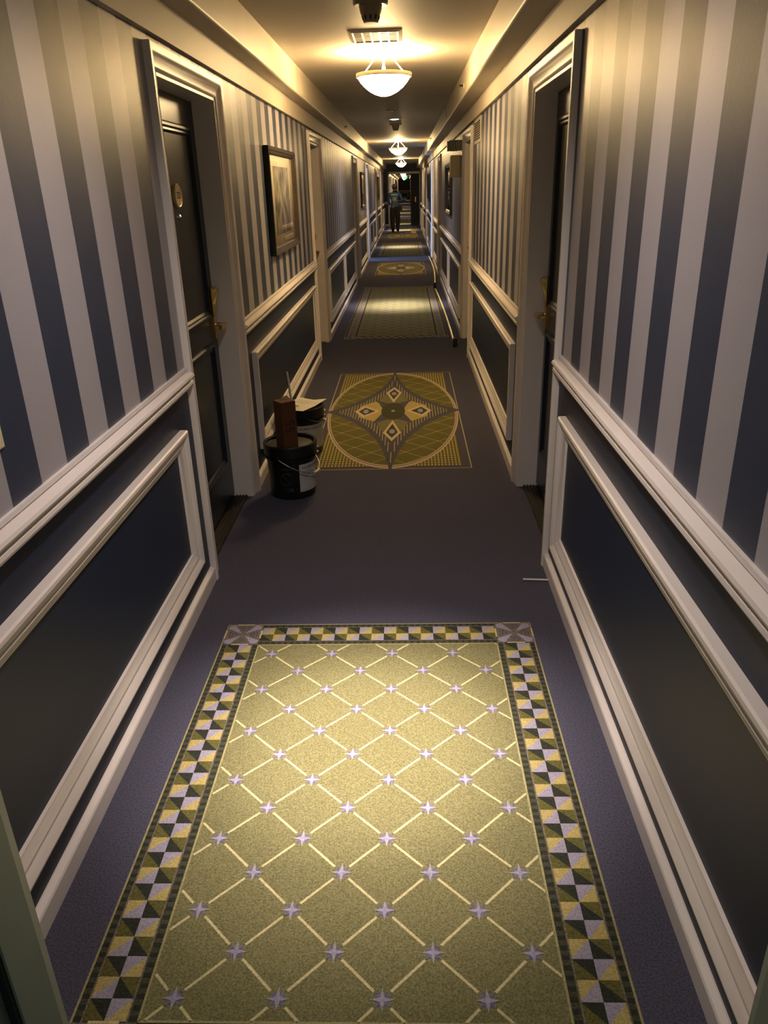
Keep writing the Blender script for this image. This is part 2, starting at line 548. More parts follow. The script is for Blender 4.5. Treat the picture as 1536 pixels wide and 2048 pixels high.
def medallion(name, yc):
    mb = MB(); xc = -0.120; rx, ry = 0.500, 1.302
    hx, hy = 0.507, 1.310
    U = lambda u, v, z: (xc + u * rx, yc + v * ry, z)
    rect(mb, xc - hx, xc + hx, yc - hy, yc + hy, Z1 * 0.5, 'carpet_slate')
    w = 0.006
    for xx in (xc - hx, xc + hx): rect(mb, xx - w / 2, xx + w / 2, yc - hy, yc + hy, Z1, 'carpet_cream')
    for yy in (yc - hy, yc + hy): rect(mb, xc - hx, xc + hx, yc_clip(yy, -w), yc_clip(yy, w), Z1, 'carpet_cream')
    # ribbed corners: bands along Y broken into short dashes
    rect(mb, xc - 0.466, xc + 0.450, yc - 1.262, yc + 1.28, Z1, 'carpet_green')
    x = xc - 0.462
    while x < xc + 0.445:
        u = (x + 0.006 - xc) / rx
        lim = ry * math.sqrt(max(0, 1 - u * u)) if abs(u) < 1 else 0
        for sgn in (-1, 1):
            y1_, y2_ = yc + sgn * (lim - 0.01), yc + sgn * (1.262 if sgn < 0 else 1.28)
            a, b = min(y1_, y2_), max(y1_, y2_)
            if sgn * (y2_ - y1_) > 0:
                yy = a
                while yy < b:
                    rect(mb, x, x + 0.0125, yy, min(b, yy + 0.034), Z2 * 0.8, 'carpet_yellow'); yy += 0.043
        x += 0.0218
    N = 96

    def oval(r, z, m):
        mb.poly([U(r * math.cos(2 * PI * k / N), r * math.sin(2 * PI * k / N), z) for k in range(N)], m)
    oval(1.0, Z2, 'carpet_pink'); oval(0.978, Z2 + 0.0001, 'carpet_brown'); oval(0.968, Z2 + 0.0002, 'carpet_pink'); oval(0.955, Z2 + 0.0003, 'carpet_moss')
    so = star_outline()
    trellis(mb, lambda x, y: ((x - xc) / rx) ** 2 + ((y - yc) / ry) ** 2 < 0.90 and not in_poly(so, (x - xc) / rx, (y - yc) / ry), (xc - rx, xc + rx, yc - ry, yc + ry), yc, True, lw=0.0055, stars=False, xs=xc - 0.02, mline='carpet_yellow')

    def fan(pts, z, m):
        n = len(pts)
        for i in range(n): mb.poly([U(0, 0, z), U(*pts[i], z), U(*pts[(i + 1) % n], z)], m)
    fan(so, Z3 + 0.0001, 'carpet_slate')
    # ribs of the star, running along the corridor
    si = star_outline(0.93, 0.022)
    hub = [(0.30, -0.22), (0.30, 0.22), (-0.30, 0.22), (-0.30, -0.22)]
    k = -46
    while k <= 46:
        u = k * 0.0218
        for half in (-1, 1):
            ys = [v for v in [half * (i + 0.5) / 160 for i in range(160)] if in_poly(si, u, v)]
            if ys:
                a, b = min(ys), max(ys)
                if b - a > 0.01:
                    if half > 0: a, b = max(a, b - 0.16), b
                    else: a, b = a, min(b, a + 0.16)
                    mb.poly([U(u - 0.006, a, Z3 + 0.0003), U(u + 0.006, a, Z3 + 0.0003), U(u + 0.006, b, Z3 + 0.0003), U(u - 0.006, b, Z3 + 0.0003)], 'carpet_yellow')
        k += 2
    # petals between the kites, hub disc and four kites
    zz = Z3 + 0.0005
    for s in (-1, 1):
        mb.poly([U(s * 0.16, 0.03, zz), U(s * 0.26, 0.235, zz), U(s * 0.52, 0.12, zz), U(s * 0.56, 0.0, zz), U(s * 0.52, -0.12, zz), U(s * 0.28, -0.215, zz), U(s * 0.16, -0.03, zz)], 'carpet_yellow')
        mb.poly([U(0.03, s * 0.16, zz), U(0.24, s * 0.235, zz), U(0.13, s * 0.42, zz), U(0, s * 0.46, zz), U(-0.13, s * 0.42, zz), U(-0.24, s * 0.235, zz), U(-0.03, s * 0.16, zz)], 'carpet_olive')

    def disc(u, v, ru, rv, z, m, n=24):
        mb.poly([U(u + ru * math.cos(2 * PI * i / n), v + rv * math.sin(2 * PI * i / n), z) for i in range(n)], m)

    def kite(pts, m1):
        cxk = sum(p[0] for p in pts) / 4; cyk = sum(p[1] for p in pts) / 4
        for sc, m, dz in ((1, 'carpet_pink', 0), (0.66, 'carpet_dark', 0.0002)):
            mb.poly([U(cxk + (p[0] - cxk) * sc, cyk + (p[1] - cyk) * sc, zz + 0.0002 + dz) for p in pts], m)
        disc(cxk, cyk, 0.042, 0.042, zz + 0.0006, 'carpet_lavender', 14)
    for s in (-1, 1):
        kite([(0, s * 0.585), (0.128, s * 0.435), (0, s * 0.19), (-0.128, s * 0.435)], None)
        kite([(s * 0.60, 0), (s * 0.45, 0.125), (s * 0.20, 0), (s * 0.45, -0.125)], None)
    for a in (1, -1):
        for b in (1, -1):
            mb.poly([U(a * 0.13, b * 0.10, zz + 0.0003), U(a * 0.30, b * 0.235, zz + 0.0003), U(a * 0.27, b * 0.255, zz + 0.0003), U(a * 0.10, b * 0.12, zz + 0.0003)], 'carpet_slate')
    disc(0, 0, 0.185, 0.185, zz + 0.0008, 'carpet_dark'); disc(0, 0, 0.03, 0.022, zz + 0.001, 'carpet_lavender', 12)
    return mb.build(name, floor, recalc=False)


def yc_clip(y, d):
    return y + d / 2


for i, (a, b, ys) in enumerate(((0.889, 2.622, 2.411), (8.815, 13.66, 13.5), (19.95, 24.8, 24.6), (31.1, 34.7, 34.5))):
    r = runner('carpet_trellis_panel', a, b, ys)
    r['label'] = ['olive trellis panel with checkered border nearest the camera', 'olive trellis panel beside the tape measures', 'olive trellis panel beyond the blue patch of daylight', 'olive trellis panel at the feet of the far doorway'][i]
for (a, b) in ((36.2, 41.2), (47.3, 52.3), (58.4, 63.4), (69.6, 74.6), (80.8, 85.8), (92.0, 97.0)):
    mb = MB(); rect(mb, -0.740, 0.474, a, b, Z1, 'carpet_dark'); rect(mb, -0.715, 0.449, a + 0.025, b - 0.025, Z2, 'carpet_brown'); rect(mb, -0.5925, 0.3265, a + 0.1475, b - 0.1475, Z3, 'carpet_olive')
    mb.build('carpet_border_panel', floor, recalc=False)
for i, yc in enumerate((5.748, 16.9, 28.1)):
    r = medallion('carpet_medallion', yc)
    r['label'] = ['oval star medallion beside the black buckets', 'oval star medallion just before the blue daylight', 'oval star medallion behind the walking person'][i]

# ------------------------------------------------------------------ walls
CASING_PROFILE = [(0.0, 0.0), (0.0, 0.005), (0.010, 0.010), (0.018, 0.007), (0.040, 0.010), (0.062, 0.020), (0.074, 0.026), (0.098, 0.027), (0.100, 0.022), (0.100, 0.0)]
PANEL_PROFILE = [(0.0, 0.0), (0.0, 0.026), (0.004, 0.032), (0.012, 0.034), (0.022, 0.030), (0.034, 0.019), (0.040, 0.018), (0.046, 0.021), (0.054, 0.018), (0.064, 0.011), (0.074, 0.009), (0.076, 0.0)]
RAIL_PROFILE = [(0.970, 0.0), (0.970, 0.010), (0.959, 0.012), (0.957, 0.008), (0.953, 0.010), (0.952, 0.024), (0.946, 0.036), (0.938, 0.040), (0.931, 0.037), (0.927, 0.027), (0.922, 0.026), (0.917, 0.032), (0.907, 0.034), (0.899, 0.029), (0.897, 0.022), (0.890, 0.020), (0.885, 0.012), (0.882, 0.0)]


def panel_frame(side, y0, y1, z0, z1, parent, profile=PANEL_PROFILE, m='trim_white', base=0.0, name='panel_moulding'):
    """mitred moulding rectangle on the wall"""
    mb = MB(); rings = []
    for (cy, cz, sy, sz) in ((y0, z0, 1, 1), (y1, z0, -1, 1), (y1, z1, -1, -1), (y0, z1, 1, -1)):
        rings.append([(wx(side, base + p), cy + sy * d, cz + sz * d) for d, p in profile])
    mb.rings(rings, m, True, False, True)
    return mb.build(name, parent, smooth=math.radians(28))


def build_wall(side, doors, ya, yb, name, paper):
    mb = MB(); bx = wx(side, 0); bo = wx(side, -WT)
    ys = ya; segs = []
    for (a, b) in doors + [(yb + CAS, None)]:
        segs.append((ys, a + CAS - (0 if b else CAS) - (CAS if b is None else 0)))
        if b: ys = b - CAS
    for (s, e) in segs:
        e = min(e, yb)
        mb.box(bx, bo, s, e, 0.0, 0.93, 'wainscot_navy'); mb.box(bx, bo, s, e, 0.93, ZC, paper)
    for (a, b) in doors: mb.box(bx, bo, a + CAS, b - CAS, ZH, ZC, paper)
    w = mb.build(name)
    # frieze board, proud of the paper
    f = MB(); f.box(wx(side, 0.0), wx(side, 0.024), ya, yb, ZF, ZS, 'cream_paint'); f.build('frieze', w)
    ys = ya
    for (a, b) in doors + [(yb, None)]:
        s, e = ys, a
        r = MB(); r.rings([[(wx(side, p), yy, z) for z, p in RAIL_PROFILE] for yy in (s + 0.004 if s > ya else s, e - 0.004)], 'trim_white')
        r.build('chair_rail', w, smooth=math.radians(28))
        L = e - s
        if L > 0.8:
            n = 2 if L > 4.2 else 1
            g = 0.16; step = (L - g * (n + 1) + (n - 1) * 0.06) / n
            yy = s + (g if s > ya else -0.6)
            if s <= ya:
                panel_frame(side, ya + 0.02, e - 0.165, 0.172, 0.757, w)
            else:
                for k in range(n):
                    y1_ = s + 0.225 if k == 0 else s + (L / 2) + 0.035
                    y2_ = e - 0.165 if k == n - 1 else s + (L / 2) - 0.035
                    panel_frame(side, y1_, y2_, 0.172, 0.757, w)
        if b: ys = b
    return w


wall_l = build_wall(-1, DOORS_L, Y0, YE, 'wall_left', 'paper_left')
tag(wall_l, 'left corridor wall with striped paper over navy wainscot', 'wall', kind='structure')
wall_r = build_wall(1, DOORS_R, Y0, YE, 'wall_right', 'paper_right')
tag(wall_r, 'right corridor wall with striped paper over navy wainscot', 'wall', kind='structure')

for side, doors, nm in ((-1, DOORS_L, 'baseboard_left'), (1, DOORS_R, 'baseboard_right')):
    e = empty(nm, (wx(side, 0), Y0, 0)); ys = Y0
    tag(e, 'low white baseboard along the %s wall' % ('left' if side < 0 else 'right'), 'baseboard', kind='structure')
    for (a, b) in doors + [(YE, None)]:
        mb = MB()
        t = 0.021
        prof = [(0, 0), (t, 0), (t, 0.056), (t - 0.003, 0.062), (0.004, 0.070), (0, 0.070)]
        if ys > Y0: yy0 = ys + 0.003
        else: yy0 = ys
        mb.rings([[(wx(side, p) - e.location.x, y - e.location.y, z) for p, z in prof] for y in (yy0, a - 0.003)], 'trim_white')
        mb.build('baseboard_segment', e)
        if b: ys = b

# ceiling with the two boxed soffits
mb = MB(); mb.box(-1.15, 0.9, Y0 - 0.2, YFAR, ZC, ZC + 0.1, 'ceiling_paint')
ceil = mb.build('ceiling'); tag(ceil, 'cream painted ceiling between two boxed soffits', 'ceiling', kind='structure')
for sgn, xs, xw in ((-1, SXL, XL), (1, SXR, XR)):
    mb = MB(); r = 0.014; pr = [(xw, ZC), (xw, ZS)]
    for k in range(6):
        a = k / 5 * PI / 2
        pr.append((xs + sgn * r - sgn * r * math.sin(a), ZS + r - r * math.cos(a)))
    pr.append((xs, ZC))
    mb.rings([[(x, y, z) for x, z in pr] for y in (Y0, YFAR)], 'cream_paint')
    mb.build('soffit', ceil, smooth=math.radians(30))

# ------------------------------------------------------------------ doors
DOOR_N = [0]


def build_door(side, y0, y1, label, detail=2, leaf=True, number=None):
    DOOR_N[0] += 1
    oy0, oy1 = y0 + CAS, y1 - CAS
    d = empty('door_%d' % DOOR_N[0], (wx(side, 0), (y0 + y1) / 2, 0))
    inv = Matrix.Translation(-Vector(d.location))
    tag(d, label, 'door', kind='structure')

    def fin(mb, name, parent=None, sm=0.0):
        o = mb.build(name, parent or d, smooth=sm)
        if (parent or d) is d: o.data.transform(inv)
        else: o.data.transform(inv)
        return o
    # casing, three sides, mitred
    mb = MB(); rings = []
    for (cy, cz, sy, sz) in ((oy0, 0.0, -1, 0), (oy0, ZH, -1, 1), (oy1, ZH, 1, 1), (oy1, 0.0, 1, 0)):
        rings.append([(wx(side, p), cy + sy * w, cz + sz * w * 0.84) for w, p in CASING_PROFILE])
    mb.rings(rings, 'trim_white')
    fin(mb, 'casing', sm=math.radians(28))
    # jamb lining
    mb = MB(); t = 0.012
    mb.box(wx(side, 0.004), wx(side, -WT), oy0, oy0 + t, 0, ZH, 'trim_white')
    mb.box(wx(side, 0.004), wx(side, -WT), oy1 - t, oy1, 0, ZH, 'trim_white')
    mb.box(wx(side, 0.004), wx(side, -WT), oy0, oy1, ZH - t, ZH, 'trim_white')
    fin(mb, 'jamb')
    if not leaf:                            # leaf swung back into the lit room
        mb = MB(); mb.box(wx(side, -WT - 0.005), wx(side, -WT - 0.86), oy0 + 0.014, oy0 + 0.058, 0.022, ZH - 0.015, 'door_navy')
        lf = fin(mb, 'leaf')
        mb = MB(); mb.tube([(wx(side, -WT - 0.80), oy0 + 0.058, 0.99), (wx(side, -WT - 0.80), oy0 + 0.11, 0.99), (wx(side, -WT - 0.69), oy0 + 0.11, 0.99)], 0.010, 'brass')
        fin(mb, 'lever', lf)
        return d
    ly0, ly1, lz0, lz1 = oy0 + t + 0.003, oy1 - t - 0.003, 0.022, ZH - t - 0.003
    f = -0.104                              # leaf face, behind the wall face
    mb = MB(); mb.box(wx(side, f), wx(side, f - 0.044), ly0, ly1, lz0, lz1, 'door_navy')
    lf = fin(mb, 'leaf')
    if detail >= 1:
        prof = [(0.0, 0.0), (0.0, 0.006), (0.008, 0.014), (0.018, 0.015), (0.026, 0.008), (0.034, 0.010), (0.042, 0.003), (0.044, 0.0)]
        for (z0, z1) in ((1.025, 1.895), (0.235, 0.905)):
            o = panel_frame(side, ly0 + 0.115, ly1 - 0.115, z0, z1, lf, prof, 'door_navy', base=f)
            o.data.transform(inv)
        # threshold with raised ribs
        mb = MB(); mb.box(wx(side, -0.03), wx(side, -WT), oy0 + t, oy1 - t, 0.0, 0.006, 'threshold_bronze')
        for k in range(4): mb.box(wx(side, -0.034 - k * 0.018), wx(side, -0.040 - k * 0.018), oy0 + t, oy1 - t, 0.006, 0.012, 'threshold_bronze')
        fin(mb, 'threshold')
        # lock plate and lever
        hy = ly1 - 0.062
        mb = MB(); mb.box(wx(side, f), wx(side, f + 0.016), hy - 0.026, hy + 0.026, 0.915, 1.175, 'brass')
        mb.rings([[(wx(side, f + p), hy + w, z) for p, w in ((0.016, -0.024), (q, -0.018), (q, 0.018), (0.016, 0.024))] for z, q in ((1.02, 0.018), (1.09, 0.030), (1.15, 0.046), (1.168, 0.040), (1.175, 0.018))], 'brass')
        hd = fin(mb, 'lock_plate')
        hd['label'] = 'tall brass lock plate'
        mb = MB()
        mb.tube([(wx(side, f + 0.014), hy, 0.985), (wx(side, f + 0.062), hy, 0.985)], 0.010, 'brass', 10)
        mb.rings([[(wx(side, f + p), yy, z) for p, z in ((0.052, 0.974), (0.070, 0.974), (0.070, 0.997), (0.052, 0.997))] for yy in (hy + 0.014, hy - 0.055, hy - 0.100)], 'brass')
        fin(mb, 'lever', hd)
        # number plaque and peephole
        py = (ly0 + ly1) / 2; pz = 1.604
        mb = MB(); n = 28
        for r0, p0, m in ((1.0, 0.011, 'brass_plate'),):
            ring = lambda s, p: [(wx(side, f + p), py + 0.058 * s * math.cos(2 * PI * k / n), pz + 0.049 * s * math.sin(2 * PI * k / n)) for k in range(n)]
            mb.rings([ring(1, 0.0), ring(1, 0.010), ring(0.93, 0.013), ring(0.86, 0.011), ring(0.01, 0.011)], m)
        pl = fin(mb, 'number_plaque', sm=math.radians(30)); pl['label'] = 'oval brass number plaque'
        if number:
            M = Matrix.Translation((wx(side, f + 0.0115), py, pz)) @ Matrix.Rotation(PI / 2, 4, 'Z') @ Matrix.Rotation(PI / 2, 4, 'X')
            o = text_mesh('number', number, 0.040, 'ink', inv @ M, pl)
        mb = MB(); mb.lathe([(0.011, 0.0), (0.011, 0.007), (0.005, 0.010), (0.0, 0.010)], 'chrome', (0, 0, 0), 12, 'x')
        for i, v in enumerate(mb.v): mb.v[i] = (wx(side, f + v[0]), py + v[1], 1.515 + v[2])
        fin(mb, 'peephole')
    return d


LBL_L = ['navy panelled door numbered 325 beside the front black bucket', 'navy panelled door just past the first picture on the left wall',
         'navy door on the left wall before the second picture', 'white door frame standing open with blue daylight on its jamb',
         'navy door on the left wall before the third picture', 'last navy door on the left wall beside the walking person']
LBL_R = ['navy panelled door facing door 325 on the right wall', 'recessed door below the wall vent on the right wall',
         'navy door after the right-hand picture', 'navy door facing the open daylit doorway on the right', 'far navy door beside the small box on the right wall', 'last navy door on the right wall']
for k, (a, b) in enumerate(DOORS_L):
    build_door(-1, a, b, LBL_L[k], 2 if k < 3 else 1, leaf=(k != 3), number='325' if k == 0 else None)
for k, (a, b) in enumerate(DOORS_R):
    build_door(1, a, b, LBL_R[k], 2 if k < 3 else 1)

# guest room behind the open doorway, with the window the daylight comes through
mb = MB()
mb.box(-3.40, -1.06, 17.55, 17.6, 0, 2.44, 'room_wall'); mb.box(-3.40, -1.06, 20.7, 20.75, 0, 2.44, 'room_wall')
mb.box(-3.45, -3.40, 17.55, 18.3, 0, 2.44, 'room_wall'); mb.box(-3.45, -3.40, 20.0, 20.75, 0, 2.44, 'room_wall')
mb.box(-3.45, -3.40, 18.3, 20.0, 0, 0.8, 'room_wall'); mb.box(-3.45, -3.40, 18.3, 20.0, 2.2, 2.44, 'room_wall')
mb.box(-3.45, -1.06, 17.55, 20.75, 2.44, 2.5, 'room_wall')
tag(mb.build('wall_guest_room'), 'plain guest room walls behind the open daylit doorway', 'wall', kind='structure')
mb = MB()
for (a, b, c, d_) in ((18.3, 18.36, 0.8, 2.2), (19.94, 20.0, 0.8, 2.2), (18.3, 20.0, 0.8, 0.86), (18.3, 20.0, 2.14, 2.2), (19.13, 19.17, 0.86, 2.14)):
    mb.box(-3.44, -3.41, a, b, c, d_, 'trim_white')
tag(mb.build('window_1'), 'white guest room window bringing in blue daylight', 'window', kind='structure')

# ------------------------------------------------------------------ near doorway in which the camera stands, and the lobby behind it
FYR = 0.80
mb = MB()
mb.box(-1.06, -0.66, 0.66, 0.82, 0, 2.44, 'lobby_wall'); mb.box(0.605, 0.79, 0.66, 0.82, 0, 2.44, 'lobby_wall')
mb.box(-0.66, 0.605, 0.66, 0.82, 2.19, 2.44, 'lobby_wall')
tag(mb.build('wall_front'), 'wall around the near doorway', 'wall', kind='structure')
fr = empty('door_%d' % (DOOR_N[0] + 1), (0, 0.72, 0)); DOOR_N[0] += 1
tag(fr, 'grey green steel frame of the near doorway at the picture edge', 'door frame', kind='structure')
for sgn, xi in ((-1, -0.582), (1, 0.533)):
    mb = MB()
    # profile in plan: rear return, bevel, soffit face, rebate
    pl = [(0.066, 0.825), (0.010, 0.825), (0.0, 0.797), (0.0, 0.72), (0.016, 0.72), (0.016, 0.645), (0.066, 0.645)]
    mb.rings([[(xi + sgn * p, y - 0.72, z) for p, y in pl] for z in (0, 2.12)], 'frame_steel'); mb.build('jamb', fr)
    mb = MB(); mb.box(xi + sgn * 0.004, xi + sgn * 0.016, -0.008, 0.0, 0, 2.12, 'rubber'); mb.build('gasket', fr)
mb = MB(); mb.box(-0.66, 0.605, -0.075, 0.105, 2.12, 2.19, 'frame_steel'); mb.build('head', fr)
mb = MB()
mb.box(-1.5, -1.4, -2.6, 0.8, 0, 2.44, 'lobby_wall'); mb.box(1.1, 1.2, -2.6, 0.8, 0, 2.44, 'lobby_wall')
mb.box(-1.5, 1.2, -2.7, -2.6, 0, 2.44, 'lobby_wall'); mb.box(-1.5, -1.06, 0.7, 0.8, 0, 2.44, 'lobby_wall'); mb.box(0.79, 1.2, 0.7, 0.8, 0, 2.44, 'lobby_wall')
tag(mb.build('wall_back'), 'plain lobby walls behind the near doorway', 'wall', kind='structure')
mb = MB(); mb.box(-1.5, 1.2, -2.7, 0.8, 2.44, 2.5, 'ceiling_paint'); tag(mb.build('ceiling.001'), 'plain lobby ceiling behind the near doorway', 'ceiling', kind='structure')
mb = MB(); mb.box(-1.5, -1.2, -2.7, 0.9, -0.1, 0, 'carpet_navy'); mb.box(0.95, 1.2, -2.7, 0.9, -0.1, 0, 'carpet_navy')
tag(mb.build('floor.001'), 'navy lobby carpet behind the near doorway', 'floor', kind='structure')
t = empty('fluorescent_lamp', (-0.1, -1.2, 2.44)); tag(t, 'fluorescent ceiling lamp in the lobby behind the near doorway', 'lamp')
mb = MB(); mb.box(-0.15, 0.15, -0.6, 0.6, -0.05, 0, 'vent_white'); mb.build('housing', t)
mb = MB(); mb.box(-0.13, 0.13, -0.58, 0.58, -0.062, -0.05, 'fluor_tube'); mb.build('diffuser', t)
light('lobby_light', 'AREA', (-0.1, -1.2, 2.36), P_LOBBY, (0.72, 1.0, 0.80), (0, 0, 0), shape='RECTANGLE', size=0.26, size_y=1.1)

# ------------------------------------------------------------------ end wall, double doorway, corridor beyond
mb = MB()
mb.box(-1.06, -0.72, YE, YE + 0.12, 0, 0.93, 'wainscot_navy'); mb.box(-1.06, -0.72, YE, YE + 0.12, 0.93, 2.44, 'wainscot_navy')
mb.box(-0.72, 0.80, YE, YE + 0.12, 2.12, 2.44, 'wainscot_navy'); mb.box(0.60, 0.80, YE, YE + 0.12, 0, 2.12, 'wainscot_navy')  # upper wall takes dark navy to stand for its backlit shade
we = mb.build('wall_end'); tag(we, 'end wall around the far double doorway, coloured navy above for its backlit shade', 'wall', kind='structure')
mb = MB(); mb.box(-0.90, -0.745, YE - 0.03, YE, 0.90, 0.985, 'trim_white'); mb.build('chair_rail', we)
mb = MB(); mb.box(-0.90, -0.745, YE - 0.02, YE, 0.0, 0.10, 'trim_white'); mb.build('baseboard', we)
DOOR_N[0] += 1
dd = empty('door_%d' % DOOR_N[0], (0, YE, 0)); tag(dd, 'far double doorway with its right navy leaf closed', 'door', kind='structure')
mb = MB(); mb.box(-0.745, -0.685, -0.025, 0.14, 0, 2.12, 'trim_white'); mb.box(0.585, 0.625, -0.025, 0.14, 0, 2.12, 'trim_white'); mb.box(-0.745, 0.625, -0.025, 0.14, 2.06, 2.14, 'trim_white'); mb.build('casing', dd)
mb = MB(); mb.box(0.215, 0.585, 0.02, 0.065, 0.015, 2.06, 'door_matte'); lf = mb.build('leaf', dd)
mb = MB(); mb.box(0.41, 0.44, 0.0, 0.02, 0.95, 1.15, 'brass'); mb.tube([(0.425, 0.0, 1.02), (0.425, -0.05, 1.02), (0.30, -0.05, 1.02)], 0.012, 'brass'); mb.build('handle', lf)

FAR_L = [36.6, 41.6, 46.8, 52.0, 58.0, 65.0, 73.0, 83.0, 94.0]
for side, nm, pap in ((-1, 'wall_left.001', 'paper_left'), (1, 'wall_right.001', 'paper_right')):
    mb = MB()
    mb.box(wx(side, 0), wx(side, -WT), YE + 0.12, YFAR, 0, 0.93, 'wainscot_navy'); mb.box(wx(side, 0), wx(side, -WT), YE + 0.12, YFAR, 0.93, 2.44, pap)
    w = mb.build(nm); tag(w, 'far %s corridor wall beyond the double doorway' % ('left' if side < 0 else 'right'), 'wall', kind='structure')
    mb = MB(); mb.rings([[(wx(side, p), yy, z) for z, p in RAIL_PROFILE] for yy in (YE + 0.12, YFAR)], 'trim_white'); mb.build('chair_rail', w)
    mb = MB(); mb.box(wx(side, 0), wx(side, 0.021), YE + 0.12, YFAR, 0, 0.07, 'trim_white'); mb.build('baseboard', w)
    for y in FAR_L:
        mb = MB(); oy0, oy1 = y + CAS, y + 1.02
        rings = []
        for (cy, cz, sy, sz) in ((oy0, 0.0, -1, 0), (oy0, ZH, -1, 1), (oy1, ZH, 1, 1), (oy1, 0.0, 1, 0)):
            rings.append([(wx(side, p + 0.03 if p else 0), cy + sy * w_, cz + sz * w_ * 0.84) for w_, p in CASING_PROFILE])
        mb.rings(rings, 'trim_white'); c = mb.build('door_casing', w)
        mb = MB(); mb.box(wx(side, 0), wx(side, 0.006), oy0, oy1, 0.02, ZH, 'door_navy'); mb.build('door_leaf', w)
mb = MB(); mb.box(-1.06, 0.79, YFAR, YFAR + 0.1, 0, 0.93, 'wainscot_navy'); mb.box(-1.06, 0.79, YFAR, YFAR + 0.1, 0.93, 2.5, 'wainscot_navy')
wf_ = mb.build('wall_end.001'); tag(wf_, 'distant end wall of the far corridor', 'wall', kind='structure')
mb = MB(); mb.box(-0.9, 0.626, YFAR - 0.05, YFAR, 0.88, 1.0, 'trim_white'); mb.build('chair_rail', wf_)
mb = MB()
for (a, b, c, d_) in ((-0.6, 0.35, 0.72, 0.80), (-0.6, 0.35, 0.15, 0.23), (-0.6, -0.5, 0.15, 0.8), (0.25, 0.35, 0.15, 0.8)): mb.box(a, b, YFAR - 0.03, YFAR, c, d_, 'trim_white')
mb.build('panel_moulding', wf_)

# ------------------------------------------------------------------ ceiling lamps
def make_pendant():
    r = empty('pendant_lamp'); tag(r, cat='lamp', group='bowl pendants along the ceiling')
    mb = MB(); mb.lathe([(0.0, 0.0), (0.075, 0.0), (0.075, -0.010), (0.060, -0.020), (0.0, -0.020)], 'lamp_metal', n=28); mb.build('canopy', r, smooth=SM)
    mb = MB(); mb.lathe([(0.008, -0.018), (0.008, -0.085), (0.013, -0.09), (0.011, -0.115), (0.015, -0.12), (0.015, -0.140), (0.0, -0.142)], 'lamp_metal', n=12); mb.build('stem', r, smooth=SM)
    for k in range(3):
        a = PI / 2 + PI / 3 + k * 2 * PI / 3
        mb = MB(); c, s = math.cos(a), math.sin(a)
        mb.tube([(0.050 * c, 0.050 * s, -0.016), (0.178 * c, 0.178 * s, -0.130)], 0.0035, 'lamp_metal', 6)
        mb.build('rod', r)
    R = 0.189
    mb = MB(); mb.lathe([(R - 0.014, -0.128), (R - 0.002, -0.126), (R, -0.130), (R, -0.146), (R - 0.004, -0.150), (R - 0.014, -0.150), (R - 0.014, -0.128)], 'lamp_metal', n=40); mb.build('rim', r, smooth=SM)
    prof = []
    for k in range(13):
        t = k / 12
        u_ = 1 - (1 - t) ** 1.5; prof.append(((R - 0.012) * max(0.0, 1 - u_ ** 1.3) ** 0.55 if k < 12 else 0.0, -0.145 - 0.118 * u_))
    mb = MB(); mb.lathe(prof, 'bowl_glass', n=40); mb.build('bowl', r, smooth=SM)
    return r


PEND = [(5.85, 'glass bowl pendant nearest the camera, hung over the bucket medallion'), (16.9, 'second glass bowl pendant along the corridor ceiling'),
        (27.9, 'third glass bowl pendant, last before the far double doorway'), (43.5, 'glass bowl pendant shining just beyond the far double doorway'), (53.0, 'second glass bowl pendant beyond the far double doorway, added to brighten the corridor'), (64.0, 'third glass bowl pendant beyond the far double doorway, added to brighten the corridor'), (78.0, 'fourth glass bowl pendant beyond the far double doorway, added to brighten the corridor'), (94.0, 'last glass bowl pendant, added to brighten the depth of the far corridor')]  # pendants after the first beyond the doorway are added to brighten the corridor
proto = make_pendant()
for i, (y, lb) in enumerate(PEND):
    o = proto if i == 0 else copy_tree(proto)
    place(o, (CX, y, ZC), lb)
    light('pendant_bulb', 'POINT', (CX, y, ZC - 0.105), P_BULB, C_WARM, shadow_soft_size=0.03)


def make_downlight():
    r = empty('recessed_downlight'); tag(r, cat='lamp', group='recessed downlights along the ceiling')
    mb = MB(); mb.lathe([(0.060, -0.001), (0.092, -0.001), (0.095, -0.004), (0.088, -0.008), (0.066, -0.007), (0.060, -0.001)], 'vent_white', n=28); mb.build('trim_ring', r, smooth=SM)
    mb = MB(); mb.lathe([(0.064, -0.004), (0.040, -0.010), (0.0, -0.012)], 'lens_glow', n=24); mb.build('lens', r, smooth=SM)
    return r


DOWN = [(1.92, 'recessed downlight over the nearest trellis panel, above the picture edge'), (11.42, 'recessed downlight beside the second smoke detector'), (22.9, 'recessed downlight over the trellis panel past the daylight'),
        (31.7, 'recessed downlight before the far double doorway'), (36.8, 'first recessed downlight in the far corridor'), (46.0, 'second recessed downlight in the far corridor'),
        (51.5, 'third recessed downlight in the far corridor'), (59.0, 'fourth recessed downlight in the far corridor'), (68.0, 'fifth recessed downlight in the far corridor'), (80.0, 'sixth recessed downlight in the far corridor'), (96.0, 'last recessed downlight in the far corridor, added to light its end wall')]  # the last downlight is added to light the distant end wall
proto = make_downlight()
for i, (y, lb) in enumerate(DOWN):
    o = proto if i == 0 else copy_tree(proto)
    place(o, (CX, y, ZC), lb)
    light('downlight_beam', 'SPOT', (CX, y, ZC - 0.02), P_DOWN * (1.0 if i else 1.0), C_DOWN, (0, 0, 0), spot_size=math.radians(27), spot_blend=1.0, shadow_soft_size=0.05)
    if i < 4: light('downlight_skirt', 'SPOT', (CX, y, ZC - 0.02), P_MID, C_DOWN, (0, 0, 0), spot_size=math.radians(43), spot_blend=1.0, shadow_soft_size=0.05)
    light('downlight_spill', 'SPOT', (CX, y, ZC - 0.02), P_SPILL, C_DOWN, (0, 0, 0), spot_size=math.radians(140), spot_blend=1.0, shadow_soft_size=0.05)

